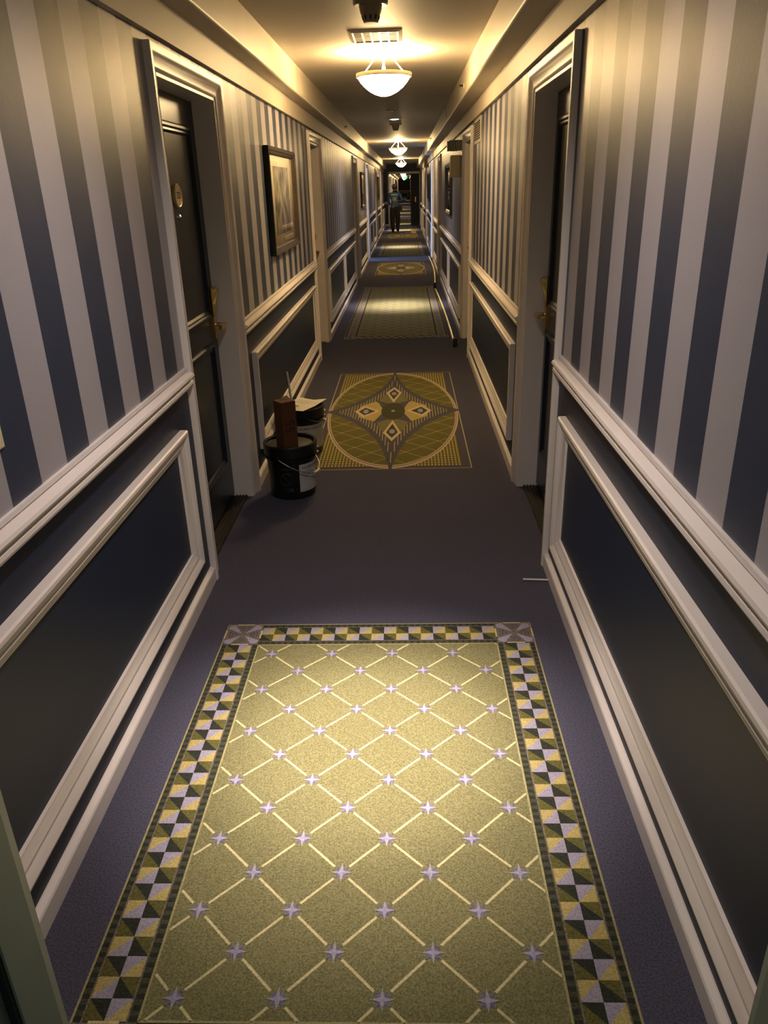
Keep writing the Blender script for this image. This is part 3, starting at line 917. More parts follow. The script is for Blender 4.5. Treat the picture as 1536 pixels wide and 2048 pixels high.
# ------------------------------------------------------------------ ceiling devices
def make_detector():
    r = empty('smoke_detector'); tag(r, cat='smoke detector', group='smoke detectors on the ceiling')
    mb = MB(); mb.lathe([(0.0, 0), (0.085, 0), (0.085, -0.012), (0.080, -0.020), (0.0, -0.020)], 'detector_plastic', n=28); mb.build('base', r, smooth=SM)
    mb = MB(); mb.lathe([(0.056, -0.018), (0.055, -0.030), (0.050, -0.050), (0.046, -0.058), (0.036, -0.089), (0.032, -0.092), (0.0, -0.092)], 'detector_plastic', n=28); mb.build('body', r, smooth=SM)
    for k in range(10):
        a = 2 * PI * (k + 0.5) / 10; c, s = math.cos(a), math.sin(a)
        mb = MB(); q = []
        for (rr, z) in ((0.0450, -0.062), (0.0400, -0.079)):
            q.append([((rr + d) * c - w * s, (rr + d) * s + w * c, z) for d, w in ((-0.004, -0.004), (0.0012, -0.004), (0.0012, 0.004), (-0.004, 0.004))])
        mb.rings(q, 'detector_dark'); mb.build('slot', r)
    return r


proto = make_detector()
place(proto, (-0.157, 4.33, ZC), 'slotted smoke detector hanging at the top edge of the picture')
place(copy_tree(proto), (-0.13, 12.3, ZC), 'slotted smoke detector just past the recessed downlight')
r = empty('sprinkler_plate', (-0.145, 10.05, ZC)); tag(r, 'flat round sprinkler plate between the first pendant and the downlight', 'sprinkler')
mb = MB(); mb.lathe([(0.0, 0), (0.072, 0), (0.072, -0.006), (0.050, -0.012), (0.0, -0.012)], 'detector_plastic', n=24); mb.build('plate', r, smooth=SM)
mb = MB(); mb.lathe([(0.014, -0.010), (0.014, -0.022), (0.0, -0.022)], 'lamp_metal', n=12); mb.build('plug', r, smooth=SM)

r = empty('ceiling_vent', (-0.163, 5.235, ZC)); tag(r, 'cream five-cell ceiling vent beside the nearest pendant', 'vent')
W, D = 0.156, 0.195
mb = MB(); rings = []
for (cx_, cy_, sx, sy) in ((-W, -D, 1, 1), (W, -D, -1, 1), (W, D, -1, -1), (-W, D, 1, -1)):
    rings.append([(cx_ + sx * d, cy_ + sy * d, z) for d, z in ((0, 0), (0, -0.004), (0.022, -0.014), (0.030, -0.012), (0.030, 0.0))])
mb.rings(rings, 'vent_white', True, False, True); mb.build('frame', r)
mb = MB(); mb.box(-W + 0.028, W - 0.028, -D + 0.028, D - 0.028, -0.002, 0, 'detector_plastic'); mb.build('backing', r)
for k in range(1, 5):
    x = -W + 0.03 + (2 * W - 0.06) * k / 5
    mb = MB(); mb.box(x - 0.005, x + 0.005, -D + 0.03, D - 0.03, -0.012, -0.002, 'vent_white'); mb.build('bar', r)
for k in range(1, 8):
    y = -D + 0.03 + (2 * D - 0.06) * k / 8
    mb = MB(); mb.box(-W + 0.03, W - 0.03, y - 0.004, y + 0.004, -0.008, -0.003, 'box_beige'); mb.build('louvre', r)

# small sidewall sprinklers and the pull cord on the soffit faces
for (sd, y, z, lb) in ((-1, 10.97, 2.335, 'small sidewall sprinkler on the left soffit'), (1, 6.8, 2.325, 'small sidewall sprinkler on the right soffit near the first pendant'), (1, 14.86, 2.36, 'small sidewall sprinkler on the right soffit near the second pendant')):
    x = SXL if sd < 0 else SXR; s = 1 if sd < 0 else -1
    r = empty('sidewall_sprinkler', (x, y, z)); tag(r, lb, 'sprinkler', 'sidewall sprinklers')
    mb = MB(); mb.lathe([(0.0, 0.0), (0.022, 0.0), (0.020, s * 0.006), (0.0, s * 0.006)], 'lamp_metal', n=14, axis='x'); mb.build('escutcheon', r)
    mb = MB(); mb.tube([(s * 0.004, 0, 0), (s * 0.03, 0, 0)], 0.007, 'detector_dark', 8); mb.box(s * 0.03, s * 0.033, -0.012, 0.012, -0.010, 0.012, 'detector_dark'); mb.build('head', r)
r = empty('pull_cord', (SXR, 9.55, 2.425)); tag(r, 'thin pull cord with a pale bead on the right soffit', 'cord')
mb = MB(); mb.tube([(-0.006, 0, 0), (-0.007, 0, -0.12)], 0.002, 'detector_dark', 6); mb.build('cord', r)
mb = MB(); mb.lathe([(0.0, 0.008), (0.007, 0.003), (0.007, -0.003), (0.0, -0.008)], 'grip_white', (-0.0075, 0, -0.126), 10); mb.build('bead', r)

# ------------------------------------------------------------------ wall devices on the right
r = empty('wall_vent', (XR, 7.275, 2.033)); tag(r, 'white wall vent with a fine grille beside the right-hand recessed door', 'vent')
HY, HZ = 0.300, 0.097
mb = MB(); rings = []
for (cy_, cz_, sy, sz) in ((-HY, -HZ, 1, 1), (HY, -HZ, -1, 1), (HY, HZ, -1, -1), (-HY, HZ, 1, -1)):
    rings.append([(-p, cy_ + sy * d * 1.6, cz_ + sz * d) for d, p in ((0, 0), (0, 0.005), (0.020, 0.006), (0.026, 0.004), (0.026, 0))])
mb.rings(rings, 'vent_white', True, False, True); mb.build('frame', r)
mb = MB(); mb.box(-0.0025, 0, -HY + 0.04, HY - 0.04, -HZ + 0.025, HZ - 0.025, 'dark_void'); mb.build('backing', r)  # black sheet standing in for the shade inside the grille holes
for k in range(1, 4):
    y = -HY + 0.04 + (2 * HY - 0.08) * k / 4
    mb = MB(); mb.box(-0.0040, -0.0025, y - 0.012, y + 0.012, -HZ + 0.025, HZ - 0.025, 'vent_white'); mb.build('bar', r)
for k in range(1, 8):
    z = -HZ + 0.025 + (2 * HZ - 0.05) * k / 8
    mb = MB(); mb.box(-0.0040, -0.0025, -HY + 0.04, HY - 0.04, z - 0.0022, z + 0.0022, 'vent_white'); mb.build('slat', r)

r = empty('emergency_light', (XR, 9.46, 2.012)); tag(r, 'dark grey twin-head emergency light above the beige wall box', 'emergency light')
mb = MB(); mb.box(-0.045, 0, -0.06, 0.06, -0.050, 0.055, 'alarm_grey'); mb.build('backplate', r)
for k, (cx_, tilt) in enumerate(((-0.062, -8), (-0.122, 12))):
    mb = MB(); h = 0.046
    for q in (-0.5, 0.5):
        pr = [(0.016 * math.sin(a), -h - 0.010 * math.cos(a)) for a in [PI / 2 * t / 4 for t in range(-4, 5)]]
        ring = lambda yy, sc: [(cx_ + q * 0.030 + x * sc, yy, z) for x, z in [(-0.016, h)] + pr[0:] + [(0.016, h)]]
        mb.rings([ring(-0.058, 0.75), ring(-0.050, 1.0), ring(0.050, 1.0), ring(0.056, 0.8)], 'alarm_grey')
    o = mb.build('lamp_head', r)
mb = MB(); mb.box(-0.125, -0.03, -0.012, 0.012, 0.044, 0.058, 'alarm_grey'); mb.build('arm', r)


def wall_box(y, z, h, lb):
    r = empty('wall_box', (XR, y, z)); tag(r, lb, 'wall box', 'beige boxes on the right wall')
    mb = MB(); mb.rings([[(x, yy, zz) for x, zz in ((0, -h), (-0.098, -h), (-0.104, -h + 0.006), (-0.104, h - 0.006), (-0.098, h), (0, h))] for yy in (-0.085, 0.085)], 'box_beige'); mb.build('body', r)
    mb = MB(); mb.rings([[(x, yy, zz) for x, zz in ((-0.104, -h + 0.012), (-0.110, -h + 0.018), (-0.110, h - 0.018), (-0.104, h - 0.012))] for yy in (-0.078, 0.078)], 'box_beige'); mb.build('cover', r)
    return r


wall_box(9.62, 1.803, 0.115, 'beige wall box below the dark twin-head emergency light')
wall_box(22.9, 2.18, 0.13, 'distant beige wall box high on the right wall')

# ------------------------------------------------------------------ framed pictures
def picture(side, y0, y1, z0, z1, label):
    r = empty('framed_picture', (wx(side, 0), (y0 + y1) / 2, (z0 + z1) / 2)); tag(r, label, 'picture', 'framed pictures along the corridor')
    inv = Matrix.Translation(-Vector(r.location))

    def fin(mb, n, sm=0):
        o = mb.build(n, r, smooth=sm); o.data.transform(inv); return o
    mb = MB(); rings = []
    for (cy, cz, sy, sz) in ((y0, z0, 1, 1), (y1, z0, -1, 1), (y1, z1, -1, -1), (y0, z1, 1, -1)):
        rings.append([(wx(side, p), cy + sy * d, cz + sz * d) for d, p in ((0.0, 0.002), (0.0, 0.036))])
    mb.rings(rings, 'frame_dark', False, False, True)
    rings = []
    for (cy, cz, sy, sz) in ((y0, z0, 1, 1), (y1, z0, -1, 1), (y1, z1, -1, -1), (y0, z1, 1, -1)):
        rings.append([(wx(side, p), cy + sy * d, cz + sz * d) for d, p in ((0.0, 0.036), (0.006, 0.040), (0.022, 0.036), (0.026, 0.030), (0.040, 0.026), (0.046, 0.020), (0.050, 0.014))])
    mb.rings(rings, 'frame_pewter', False, False, True)
    fin(mb, 'frame')
    mb = MB(); mb.box(wx(side, 0.002), wx(side, 0.010), y0 + 0.02, y1 - 0.02, z0 + 0.02, z1 - 0.02, 'mat_board'); fin(mb, 'mat_board')
    my, mz = (y1 - y0) * 0.22, (z1 - z0) * 0.17
    mb = MB(); mb.box(wx(side, 0.010), wx(side, 0.0108), y0 + my, y1 - my, z0 + mz, z1 - mz, 'art_print'); fin(mb, 'print')
    mb = MB(); x = wx(side, 0.0145)
    mb.poly([(x, y0 + 0.045, z0 + 0.045), (x, y1 - 0.045, z0 + 0.045), (x, y1 - 0.045, z1 - 0.045), (x, y0 + 0.045, z1 - 0.045)], 'picture_glass'); fin(mb, 'glass')


picture(-1, 5.29, 6.53, 1.207, 1.876, 'dark framed picture under glass on the left wall nearest the camera')
picture(-1, 16.4, 17.75, 1.22, 1.885, 'second dark framed picture on the left wall, before the daylit doorway')
picture(-1, 26.4, 27.75, 1.22, 1.89, 'third dark framed picture on the left wall, farthest down')
picture(1, 10.98, 12.35, 1.228, 1.88, 'dark framed picture behind the beige wall box on the right')
picture(1, 21.2, 22.5, 1.22, 1.88, 'farther dark framed picture on the right wall')

r = empty('switch_plate', (XL, 1.538, 1.170)); tag(r, 'ivory light switch plate at the left picture edge', 'switch')
mb = MB(); mb.rings([[(x, y, z) for y, z in ((-0.040 + i, -0.060 + i), (0.040 - i, -0.060 + i), (0.040 - i, 0.060 - i), (-0.040 + i, 0.060 - i))] for x, i in ((0, 0), (0.004, 0.0), (0.007, 0.004))], 'switch_ivory'); mb.build('plate', r)
mb = MB(); mb.box(0.007, 0.016, -0.005, 0.005, -0.010, 0.012, 'switch_ivory'); mb.build('toggle', r)

# ------------------------------------------------------------------ buckets and what stands on them
def make_bucket(loc, label, label_ang, handle_ang, htilt, clip_ang=0.06, H=0.315):
    r = empty('adhesive_bucket', loc); tag(r, label, 'bucket', 'black adhesive buckets by the left door')
    rt, rb = 0.148, 0.128
    rad = lambda z: rb + (rt - 0.006 - rb) * z / H
    mb = MB(); mb.lathe([(0.0, 0.0), (rb - 0.006, 0.0), (rb, 0.006), (rad(H * 0.72), H * 0.72), (rad(H * 0.72) + 0.010, H * 0.73), (rad(H * .8) + 0.010, H * 0.765), (rad(H * .8), H * 0.77), (rad(H * .9), H * 0.9)], 'bucket_black', n=44); mb.build('body', r, smooth=SM)
    mb = MB(); mb.lathe([(rt - 0.004, H * 0.80), (rt + 0.003, H * 0.805), (rt + 0.004, H * 0.985), (rt, H), (rt - 0.010, H), (rt - 0.014, H - 0.004), (rt - 0.016, H - 0.018), (rt - 0.022, H - 0.020), (0.0, H - 0.020)], 'bucket_black', n=44); lid = mb.build('lid', r, smooth=SM)
    mb = MB(); mb.lathe([(rt - 0.024, H - 0.0195), (rt - 0.030, H - 0.018), (0.0, H - 0.018)], 'bucket_lid', n=36); mb.build('lid_panel', lid, smooth=SM)
    # wrap-around label
    a0, a1 = label_ang; n = 20; z0, z1 = H * 0.14, H * 0.66

    def P_(a, z, o): q = rad(z) + o; return (q * math.cos(a), q * math.sin(a), z)
    mb = MB(); rings = [[P_(a0 + (a1 - a0) * k / n, z, o) for z, o in ((z0, 0.0003), (z1, 0.0003), (z1, 0.0012), (z0, 0.0012))] for k in range(n + 1)]
    mb.rings(rings, 'label_paper'); lb = mb.build('label', r)
    # printed name wrapped round the bucket
    M = Matrix.Identity(4); tx = text_mesh('label_lettering', 'NUBROADLOK', 0.026, 'label_ink', M, lb, ext=0.0002, align='LEFT')
    lo = a0 + 0.12
    for v in tx.data.vertices:
        a = lo + v.co.x / rad(z1); z = z1 - 0.022 + v.co.y
        v.co = P_(a, z, 0.0016 + v.co.z)
    for k in range(4):
        mb = MB(); z = z1 - 0.044 - k * 0.011
        L = (0.5, 0.58, 0.42, 0.30)[k]
        mb.rings([[P_(lo + L * t / 6, zz, o) for zz, o in ((z - 0.0022, 0.0013), (z + 0.0022, 0.0013), (z + 0.0022, 0.0016), (z - 0.0022, 0.0016))] for t in range(7)], 'label_grey'); mb.build('label_line', lb)
    for (b0, b1, c0, c1) in ((0.06, 0.44, 0.06, 0.42), (0.50, 0.92, 0.06, 0.42), (0.50, 0.92, 0.48, 0.72)):
        ra, rb_ = a0 + (a1 - a0) * b0, a0 + (a1 - a0) * b1
        za, zb = z0 + (z1 - z0) * c0, z0 + (z1 - z0) * c1
        for zz in (za, zb):
            mb = MB(); mb.rings([[P_(ra + (rb_ - ra) * t / 6, q, o) for q, o in ((zz - 0.0006, 0.0013), (zz + 0.0006, 0.0013), (zz + 0.0006, 0.0015), (zz - 0.0006, 0.0015))] for t in range(7)], 'label_grey'); mb.build('label_rule', lb)
    # embossed warning roundel on the near side
    mb = MB(); ca = a0 - 0.55; cz = H * 0.40
    pts = [P_(ca + 0.036 * math.cos(t * PI / 12) / rad(cz), cz + 0.036 * math.sin(t * PI / 12), 0.001) for t in range(24)]
    mb.tube(pts, 0.0018, 'bucket_relief', 6, loop=True)
    mb.tube([P_(ca + d * 0.030 / rad(cz) * 0.8, cz - d * 0.026, 0.001) for d in (-1, -0.5, 0, 0.5, 1)], 0.0016, 'bucket_relief', 6)
    for zz in (cz + 0.060, cz - 0.058, cz - 0.070): mb.tube([P_(ca + d * 0.035 / rad(cz), zz, 0.0006) for d in (-1, -0.5, 0, 0.5, 1)], 0.0013, 'bucket_relief', 5)
    mb.build('embossing', r)
    # wire bail with grip
    ha = handle_ang; u = Vector((math.cos(ha), math.sin(ha), 0)); f = Vector((math.sin(ha), -math.cos(ha), 0))
    zc_ = H * 0.80; R = rt + 0.009
    pts = []
    for k in range(17):
        t = PI * k / 16
        pts.append(u * (R * math.cos(t)) + f * (R * math.sin(t)) * 1.02 + Vector((0, 0, zc_ - htilt * math.sin(t))))
    mb = MB(); mb.tube(pts, 0.0022, 'wire_steel', 6); hd = mb.build('bail', r)
    mb = MB(); mb.tube([Vector(pts[k]) for k in (7, 8, 9)], 0.0075, 'grip_white', 8); mb.build('grip', hd)
    for s in (-1, 1):
        mb = MB(); c = u * s * (rt + 0.003) + Vector((0, 0, zc_)); d = u * s
        mb.tube([c, c + d * 0.007, c + d * 0.010], [0.011, 0.011, 0.004], 'bucket_black', 10); mb.build('bail_ear', r)
    for dz in (-0.010, 0.020):
        d = Vector((math.cos(clip_ang), math.sin(clip_ang), 0)); c = d * (rt + 0.002) + Vector((0, 0, zc_ + dz))
        mb = MB(); mb.tube([c, c + d * 0.006, c + d * 0.010], [0.008, 0.008, 0.003], 'wire_steel', 8); mb.build('lid_rivet', r)
    return r


B1 = Vector((-0.672, 4.075, 0.0)); B2 = Vector((-0.705, 4.83, 0.0))
make_bucket(B1, 'front black bucket with a brown cardboard box on its lid', (-1.12, 0.10), math.radians(70), 0.105)
make_bucket(B2, 'rear black bucket topped with a sheet of paper', (-1.75, 0.35), math.radians(115), 0.06)

r = empty('cardboard_box', (-0.678, 4.02, 0.2975), math.radians(38)); tag(r, 'tall brown cardboard box marked 55, standing on the front bucket', 'box')
bw, bd, bh = 0.044, 0.044, 0.262
mb = MB(); mb.rings([[(sx * (bw - i), sy * (bd - i), z) for sx, sy in ((-1, -1), (1, -1), (1, 1), (-1, 1))] for z, i in ((0, 0.001), (0.002, 0), (bh - 0.002, 0), (bh, 0.001))], 'cardboard'); mb.build('carton', r)
mb = MB(); mb.box(-bw, bw, -0.0004, 0.0004, bh, bh + 0.0006, 'cardboard_ink'); mb.add([(bw * .2, bd * 0.2, bh + .001), (bw * 0.98, bd * .2, bh + .001), (bw * 1.0, bd * 0.98, bh + .012), (bw * .2, bd * 0.98, bh + .009)], [(0, 1, 2, 3)], 'cardboard'); mb.build('flap', r)
M = Matrix.Translation((0.004, -bd - 0.0002, 0.125)) @ Matrix.Rotation(PI / 2, 4, 'X') @ Matrix.Rotation(PI / 2, 4, 'Z')
o = text_mesh('lettering', '55', 0.078, 'cardboard_ink', M, r)

def paper_sheet(name, loc, w, h, rz, label, bend=0.012):
    r = empty(name, loc, rz); tag(r, label, 'paper')
    mb = MB(); n = 8; vs = []; fs = []
    for i in range(n + 1):
        for j in range(n + 1):
            u, v = i / n - 0.5, j / n - 0.5
            vs.append((u * w, v * h, 0.002 + bend * (0.5 - 0.5 * math.cos(2 * PI * u)) * 0.35 + (bend * 1.2 * max(0, u * v) * 4)))
    for i in range(n):
        for j in range(n):
            a = i * (n + 1) + j; fs.append((a, a + 1, a + n + 2, a + n + 1))
    mb.add(vs, fs, 'sheet_paper'); s = mb.build('sheet', r, smooth=SM)
    md = s.modifiers.new('thickness', 'SOLIDIFY'); md.thickness = 0.0006; md.offset = 1
    return r


ps = paper_sheet('paper_sheet', (B2.x + 0.005, B2.y - 0.012, 0.3155), 0.215, 0.275, math.radians(-28), 'pale paper sheet lying on the rear black bucket')
for k in range(4):
    y = 0.085 - k * 0.022
    mb = MB(); mb.box(-0.075, 0.03 - 0.02 * (k % 2), y - 0.0012, y + 0.0012, 0.0085, 0.0092, 'label_grey'); mb.build('printed_line', ps)
mb = MB(); mb.box(-0.012, 0.016, -0.062, -0.048, 0.0090, 0.0098, 'label_ink'); mb.build('printed_mark', ps)

r = empty('paint_stick', (-0.79, 5.16, 0.0)); tag(r, 'thin white stick leaning on the left wainscot behind the buckets', 'stick')
mb = MB(); mb.rings([[(x + sx * 0.0062, y + sy * 0.003, z) for sx, sy in ((-1, -1), (1, -1), (1, 1), (-1, 1))] for x, y, z in ((0.0, 0.0, 0.002), (-0.060, 0.10, 0.437))], 'stick_white'); mb.build('blade', r)
mb = MB(); mb.rings([[(x + sx * 0.0020, y + sy * 0.0034, z) for sx, sy in ((-1, -1), (1, -1), (1, 1), (-1, 1))] for x, y, z in ((-0.0085, 0.0, 0.003), (-0.0685, 0.10, 0.436))], 'frame_dark'); mb.build('backing_strip', r)

r = empty('white_rod', (0.556, 2.972, 0.0)); tag(r, 'short white plastic rod lying on the carpet by the right baseboard', 'rod')
mb = MB(); mb.tube([(-0.058, 0.003, 0.0055), (0.048, -0.006, 0.0055)], 0.0045, 'rod_white', 10); mb.build('tube', r, smooth=SM)
mb = MB(); mb.tube([(-0.060, 0.0032, 0.0055), (-0.057, 0.0029, 0.0055)], 0.0049, 'grip_white', 10); mb.build('end_cap', r)


def tape_measure(body, tip, label, yellow):
    b, t = Vector(body), Vector(tip); d = (t - b); ang = math.atan2(d.y, d.x)
    r = empty('tape_measure', b, ang - PI / 2); tag(r, label, 'tape measure', 'tape measures along the right side'); L = d.length
    mb = MB(); pr = []
    for k in range(20):
        a = 2 * PI * k / 20
        x, z = 0.045 * math.cos(a), 0.042 * math.sin(a)
        pr.append((max(-0.042, min(0.046, x * 1.15)), max(0.0, 0.042 + z * 1.1 if z > -0.03 else 0.0)))
    mb.rings([[(xx, p - 0.045, z * s + (1 - s) * 0.04) for p, z in pr] for xx, s in ((-0.024, 0.9), (-0.018, 1), (0.018, 1), (0.024, 0.9))], 'tape_body'); bd_ = mb.build('case', r, smooth=SM)
    mb = MB(); mb.box(-0.0245, 0.0245, -0.068, -0.022, 0.030, 0.058, 'tape_body_yellow' if yellow else 'tape_body'); mb.build('side_badge', bd_)
    mb = MB(); mb.tube([(0.026, -0.07, 0.075), (0.036, -0.085, 0.045), (0.026, -0.075, 0.02)], 0.004, 'chrome', 6); mb.build('belt_clip', r)
    mb = MB(); n = 24; rings = []
    for k in range(n + 1):
        y = L * k / n; bow = 0.05 * math.sin(PI * k / n) * (1 if yellow else 0.35)
        rings.append([(bow - 0.0125, y, 0.0065), (bow, y, 0.003), (bow + 0.0125, y, 0.0065), (bow + 0.0125, y, 0.0072), (bow, y, 0.0038), (bow - 0.0125, y, 0.0072)])
    mb.rings(rings, 'tape_yellow'); mb.build('blade', r)
    mb = MB(); mb.box(-0.013, 0.013, L - 0.001, L + 0.002, 0.0, 0.012, 'chrome'); mb.build('end_hook', r)
    return r


tape_measure((0.512, 8.33, 0), (0.478, 13.20, 0), 'black tape measure on the carpet nearer the camera, blade pulled out', False)
tape_measure((0.477, 13.45, 0), (0.545, 19.5, 0), 'black and yellow tape measure farther off, blade reaching the blue daylight', True)

r = empty('crumpled_scrap', (0.30, 29.4, 0.0)); tag(r, 'crumpled pale scrap on the carpet near the far doorway', 'scrap')
bm = bmesh.new(); bmesh.ops.create_icosphere(bm, subdivisions=3, radius=0.1)
for v in bm.verts:
    k = 0.7 + 0.5 * random.random(); v.co = Vector((v.co.x * 1.5 * k, v.co.y * 1.2 * k, max(0.0, v.co.z * 0.9 * k + 0.05)))
me = bpy.data.meshes.new('crumple'); bm.to_mesh(me); bm.free(); me.materials.append(MAT['scrap_pale'])
o = bpy.data.objects.new('crumple', me); COL.objects.link(o); o.parent = r
mb = MB(); mb.rings([[(-0.12 - 0.22 * t, 0.0 + sy * 0.04, 0.004 + 0.02 * math.sin(t * 6) ** 2 + dz) for sy, dz in ((-1, 0), (1, 0), (1, 0.002), (-1, 0.002))] for t in [k / 8 for k in range(9)]], 'scrap_pale'); mb.build('loose_strip', r)

# exit sign deep in the far corridor
r = empty('exit_sign', (-0.02, 66.0, 2.44)); tag(r, 'green lit exit sign hanging in the far corridor', 'sign')
mb = MB(); mb.box(-0.17, 0.17, -0.02, 0.02, -0.36, -0.16, 'exit_green'); mb.build('panel', r)
mb = MB(); mb.box(-0.01, 0.01, -0.01, 0.01, -0.16, 0.0, 'lamp_metal'); mb.build('hanger', r)
text_mesh('lettering', 'EXIT', 0.13, 'exit_white', Matrix.Translation((0, -0.021, -0.26)) @ Matrix.Rotation(PI / 2, 4, 'X'), r)

# ------------------------------------------------------------------ the person walking away
def build_person(loc):
    root = empty('person', loc); tag(root, 'person in a blue printed shirt and black trousers walking away', 'person')
    V = [  # co, radius x, radius y
        ((0.0, 0.0, 0.90), 0.145, 0.105),      # 0 pelvis
        ((0.0, 0.005, 1.02), 0.150, 0.110),    # 1 waist
        ((0.0, 0.0, 1.16), 0.160, 0.112),      # 2 ribs
        ((0.0, -0.005, 1.30), 0.165, 0.110),   # 3 chest
        ((0.0, -0.005, 1.385), 0.110, 0.085),  # 4 neck base
        ((0.0, 0.010, 1.44), 0.056, 0.058),    # 5 neck
        ((0.0, 0.022, 1.515), 0.076, 0.090),   # 6 head low
        ((0.0, 0.025, 1.585), 0.080, 0.096),   # 7 head high
        ((-0.185, -0.005, 1.345), 0.068, 0.062),  # 8 L shoulder
        ((-0.235, 0.00, 1.10), 0.050, 0.050),  # 9 L elbow
        ((-0.185, 0.20, 0.98), 0.036, 0.036),  # 10 L wrist
        ((0.185, -0.005, 1.345), 0.068, 0.062),   # 11 R shoulder
        ((0.265, -0.03, 1.105), 0.052, 0.052),  # 12 R elbow
        ((0.375, 0.16, 1.12), 0.038, 0.036),   # 13 R wrist
        ((-0.090, 0.0, 0.82), 0.092, 0.095),   # 14 L hip
        ((-0.100, 0.03, 0.47), 0.070, 0.074),  # 15 L knee
        ((-0.085, -0.15, 0.155), 0.055, 0.058),  # 16 L ankle (heel lifted)
        ((-0.085, -0.06, 0.045), 0.044, 0.038),  # 17 L ball
        ((0.090, 0.0, 0.82), 0.092, 0.095),    # 18 R hip
        ((0.100, 0.06, 0.46), 0.070, 0.074),   # 19 R knee
        ((0.095, 0.04, 0.11), 0.056, 0.060),   # 20 R ankle
        ((0.098, 0.16, 0.042), 0.044, 0.038),  # 21 R toe
        ((0.405, 0.225, 1.135), 0.040, 0.026),  # 22 R palm
        ((-0.165, 0.265, 0.975), 0.040, 0.026),  # 23 L palm
        ((-0.085, 0.02, 0.040), 0.036, 0.030),  # 24 L toe
        ((0.095, -0.02, 0.045), 0.044, 0.042),  # 25 R heel
    ]
    Ed = [(0, 1), (1, 2), (2, 3), (3, 4), (4, 5), (5, 6), (6, 7), (3, 8), (8, 9), (9, 10), (3, 11), (11, 12), (12, 13), (0, 14), (14, 15), (15, 16), (16, 17), (0, 18), (18, 19), (19, 20), (20, 21), (13, 22), (10, 23), (17, 24), (20, 25)]
    me = bpy.data.meshes.new('body_rig'); me.from_pydata([v[0] for v in V], Ed, [])
    tmp = bpy.data.objects.new('body_rig', me); COL.objects.link(tmp)
    bm = bmesh.new(); bm.from_mesh(me); ly = bm.verts.layers.skin.verify()
    bm.verts.ensure_lookup_table()
    for i, v in enumerate(bm.verts):
        k_ = 1.0 if i in (22, 23) else (1.32 if i in (14, 15, 16, 18, 19, 20) else 1.15); v[ly].radius = (V[i][1] * k_, V[i][2] * k_); v[ly].use_root = (i == 0)
    bm.to_mesh(me); bm.free()
    sk = tmp.modifiers.new('skin', 'SKIN'); sk.use_smooth_shade = True; sk.branch_smoothing = 0.6
    ss = tmp.modifiers.new('sub', 'SUBSURF'); ss.levels = 2; ss.render_levels = 2
    dg = bpy.context.evaluated_depsgraph_get(); dg.update()
    bme = bpy.data.meshes.new_from_object(tmp.evaluated_get(dg)); bme.name = 'body'
    bpy.data.objects.remove(tmp)
    # fingers, ears, nose appended to the same mesh
    mb = MB()
    for (pc, dirv, sgn) in (((0.405, 0.225, 1.135), Vector((0.35, 0.90, 0.05)), 1), ((-0.165, 0.265, 0.975), Vector((0.35, 0.90, -0.1)), -1)):
        pc = Vector(pc); d = dirv.normalized(); side = d.cross(Vector((0, 0, 1))).normalized()
        for k, ln in enumerate((0.066, 0.076, 0.071, 0.056)):
            b0 = pc + d * 0.030 + Vector((0, 0, (1.5 - k) * 0.017))
            p1 = b0 + d * ln * 0.5; p2 = p1 + (d * 0.45 - side * sgn * 0.6).normalized() * ln * 0.35; p3 = p2 + (-side * sgn) * ln * 0.25
            mb.tube([b0, p1, p2, p3], [0.0095, 0.009, 0.0085, 0.006], 'skin', 6)
        b0 = pc - side * sgn * 0.022 + Vector((0, 0, 0.022)); mb.tube([b0, b0 + d * 0.03 - side * sgn * 0.022, b0 + d * 0.058 - side * sgn * 0.026], [0.011, 0.010, 0.007], 'skin', 6)
    for s in (-1, 1): mb.lathe([(0.0, -0.006), (0.022, -0.004), (0.028, 0.0), (0.020, 0.006), (0.0, 0.004)], 'skin', (s * 0.082, 0.018, 1.54), 10, 'x')
    mb.tube([(0, 0.115, 1.565), (0, 0.135, 1.535), (0, 0.118, 1.525)], [0.008, 0.014, 0.010], 'skin', 8)
    for s in (-1, 1): mb.lathe([(0.0, 0.118), (0.008, 0.116), (0.011, 0.108)], 'exit_white' if False else 'shoe', (s * 0.030, 0, 1.566), 8, 'y')
    mb.rings([[(x, 0.112, 1.498 + dz) for x, dz in ((-0.022, 0), (0, -0.006), (0.022, 0), (0, 0.005))], [(x * 0.8, 0.120, 1.498 + dz * 0.7) for x, dz in ((-0.022, 0), (0, -0.006), (0.022, 0), (0, 0.005))]], 'skin')
    ex = mb.mesh('extra')
    body = bpy.data.objects.new('body', bme); COL.objects.link(body); body.parent = root
    bme.materials.clear()
    for n in ('skin', 'shirt_blue', 'trousers', 'shoe'): bme.materials.append(MAT[n])
    for p in bme.polygons:
        c = p.center; m = 2; p.use_smooth = True
        hem = 0.895 - 0.02 * (c.x < 0) + 0.05 * max(0.0, c.x) * 2
        if c.z > 1.435: m = 0
        elif abs(c.x) > 0.15 and c.y > 0.13 and c.z > 0.9: m = 0
        elif c.z > hem: m = 1
        elif c.z < 0.12: m = 3
        if c.z < 0.17 and c.x < 0 and c.y < -0.0 and c.z < 0.17: m = 3
        p.material_index = m
    bm = bmesh.new(); bm.from_mesh(bme); bm.from_mesh(ex)
    bm.to_mesh(bme); bm.free(); bme.update()
    n0 = len(bme.polygons) - len(ex.polygons)
    for i, p in enumerate(bme.polygons):
        if i >= n0: p.material_index = 0; p.use_smooth = True
    # cap and hair
    mb = MB(); mb.lathe([(0.089, 1.552), (0.097, 1.565), (0.098, 1.60), (0.088, 1.640), (0.058, 1.668), (0.0, 1.680)], 'cap_grey', (0, 0.020, 0.0), 22)
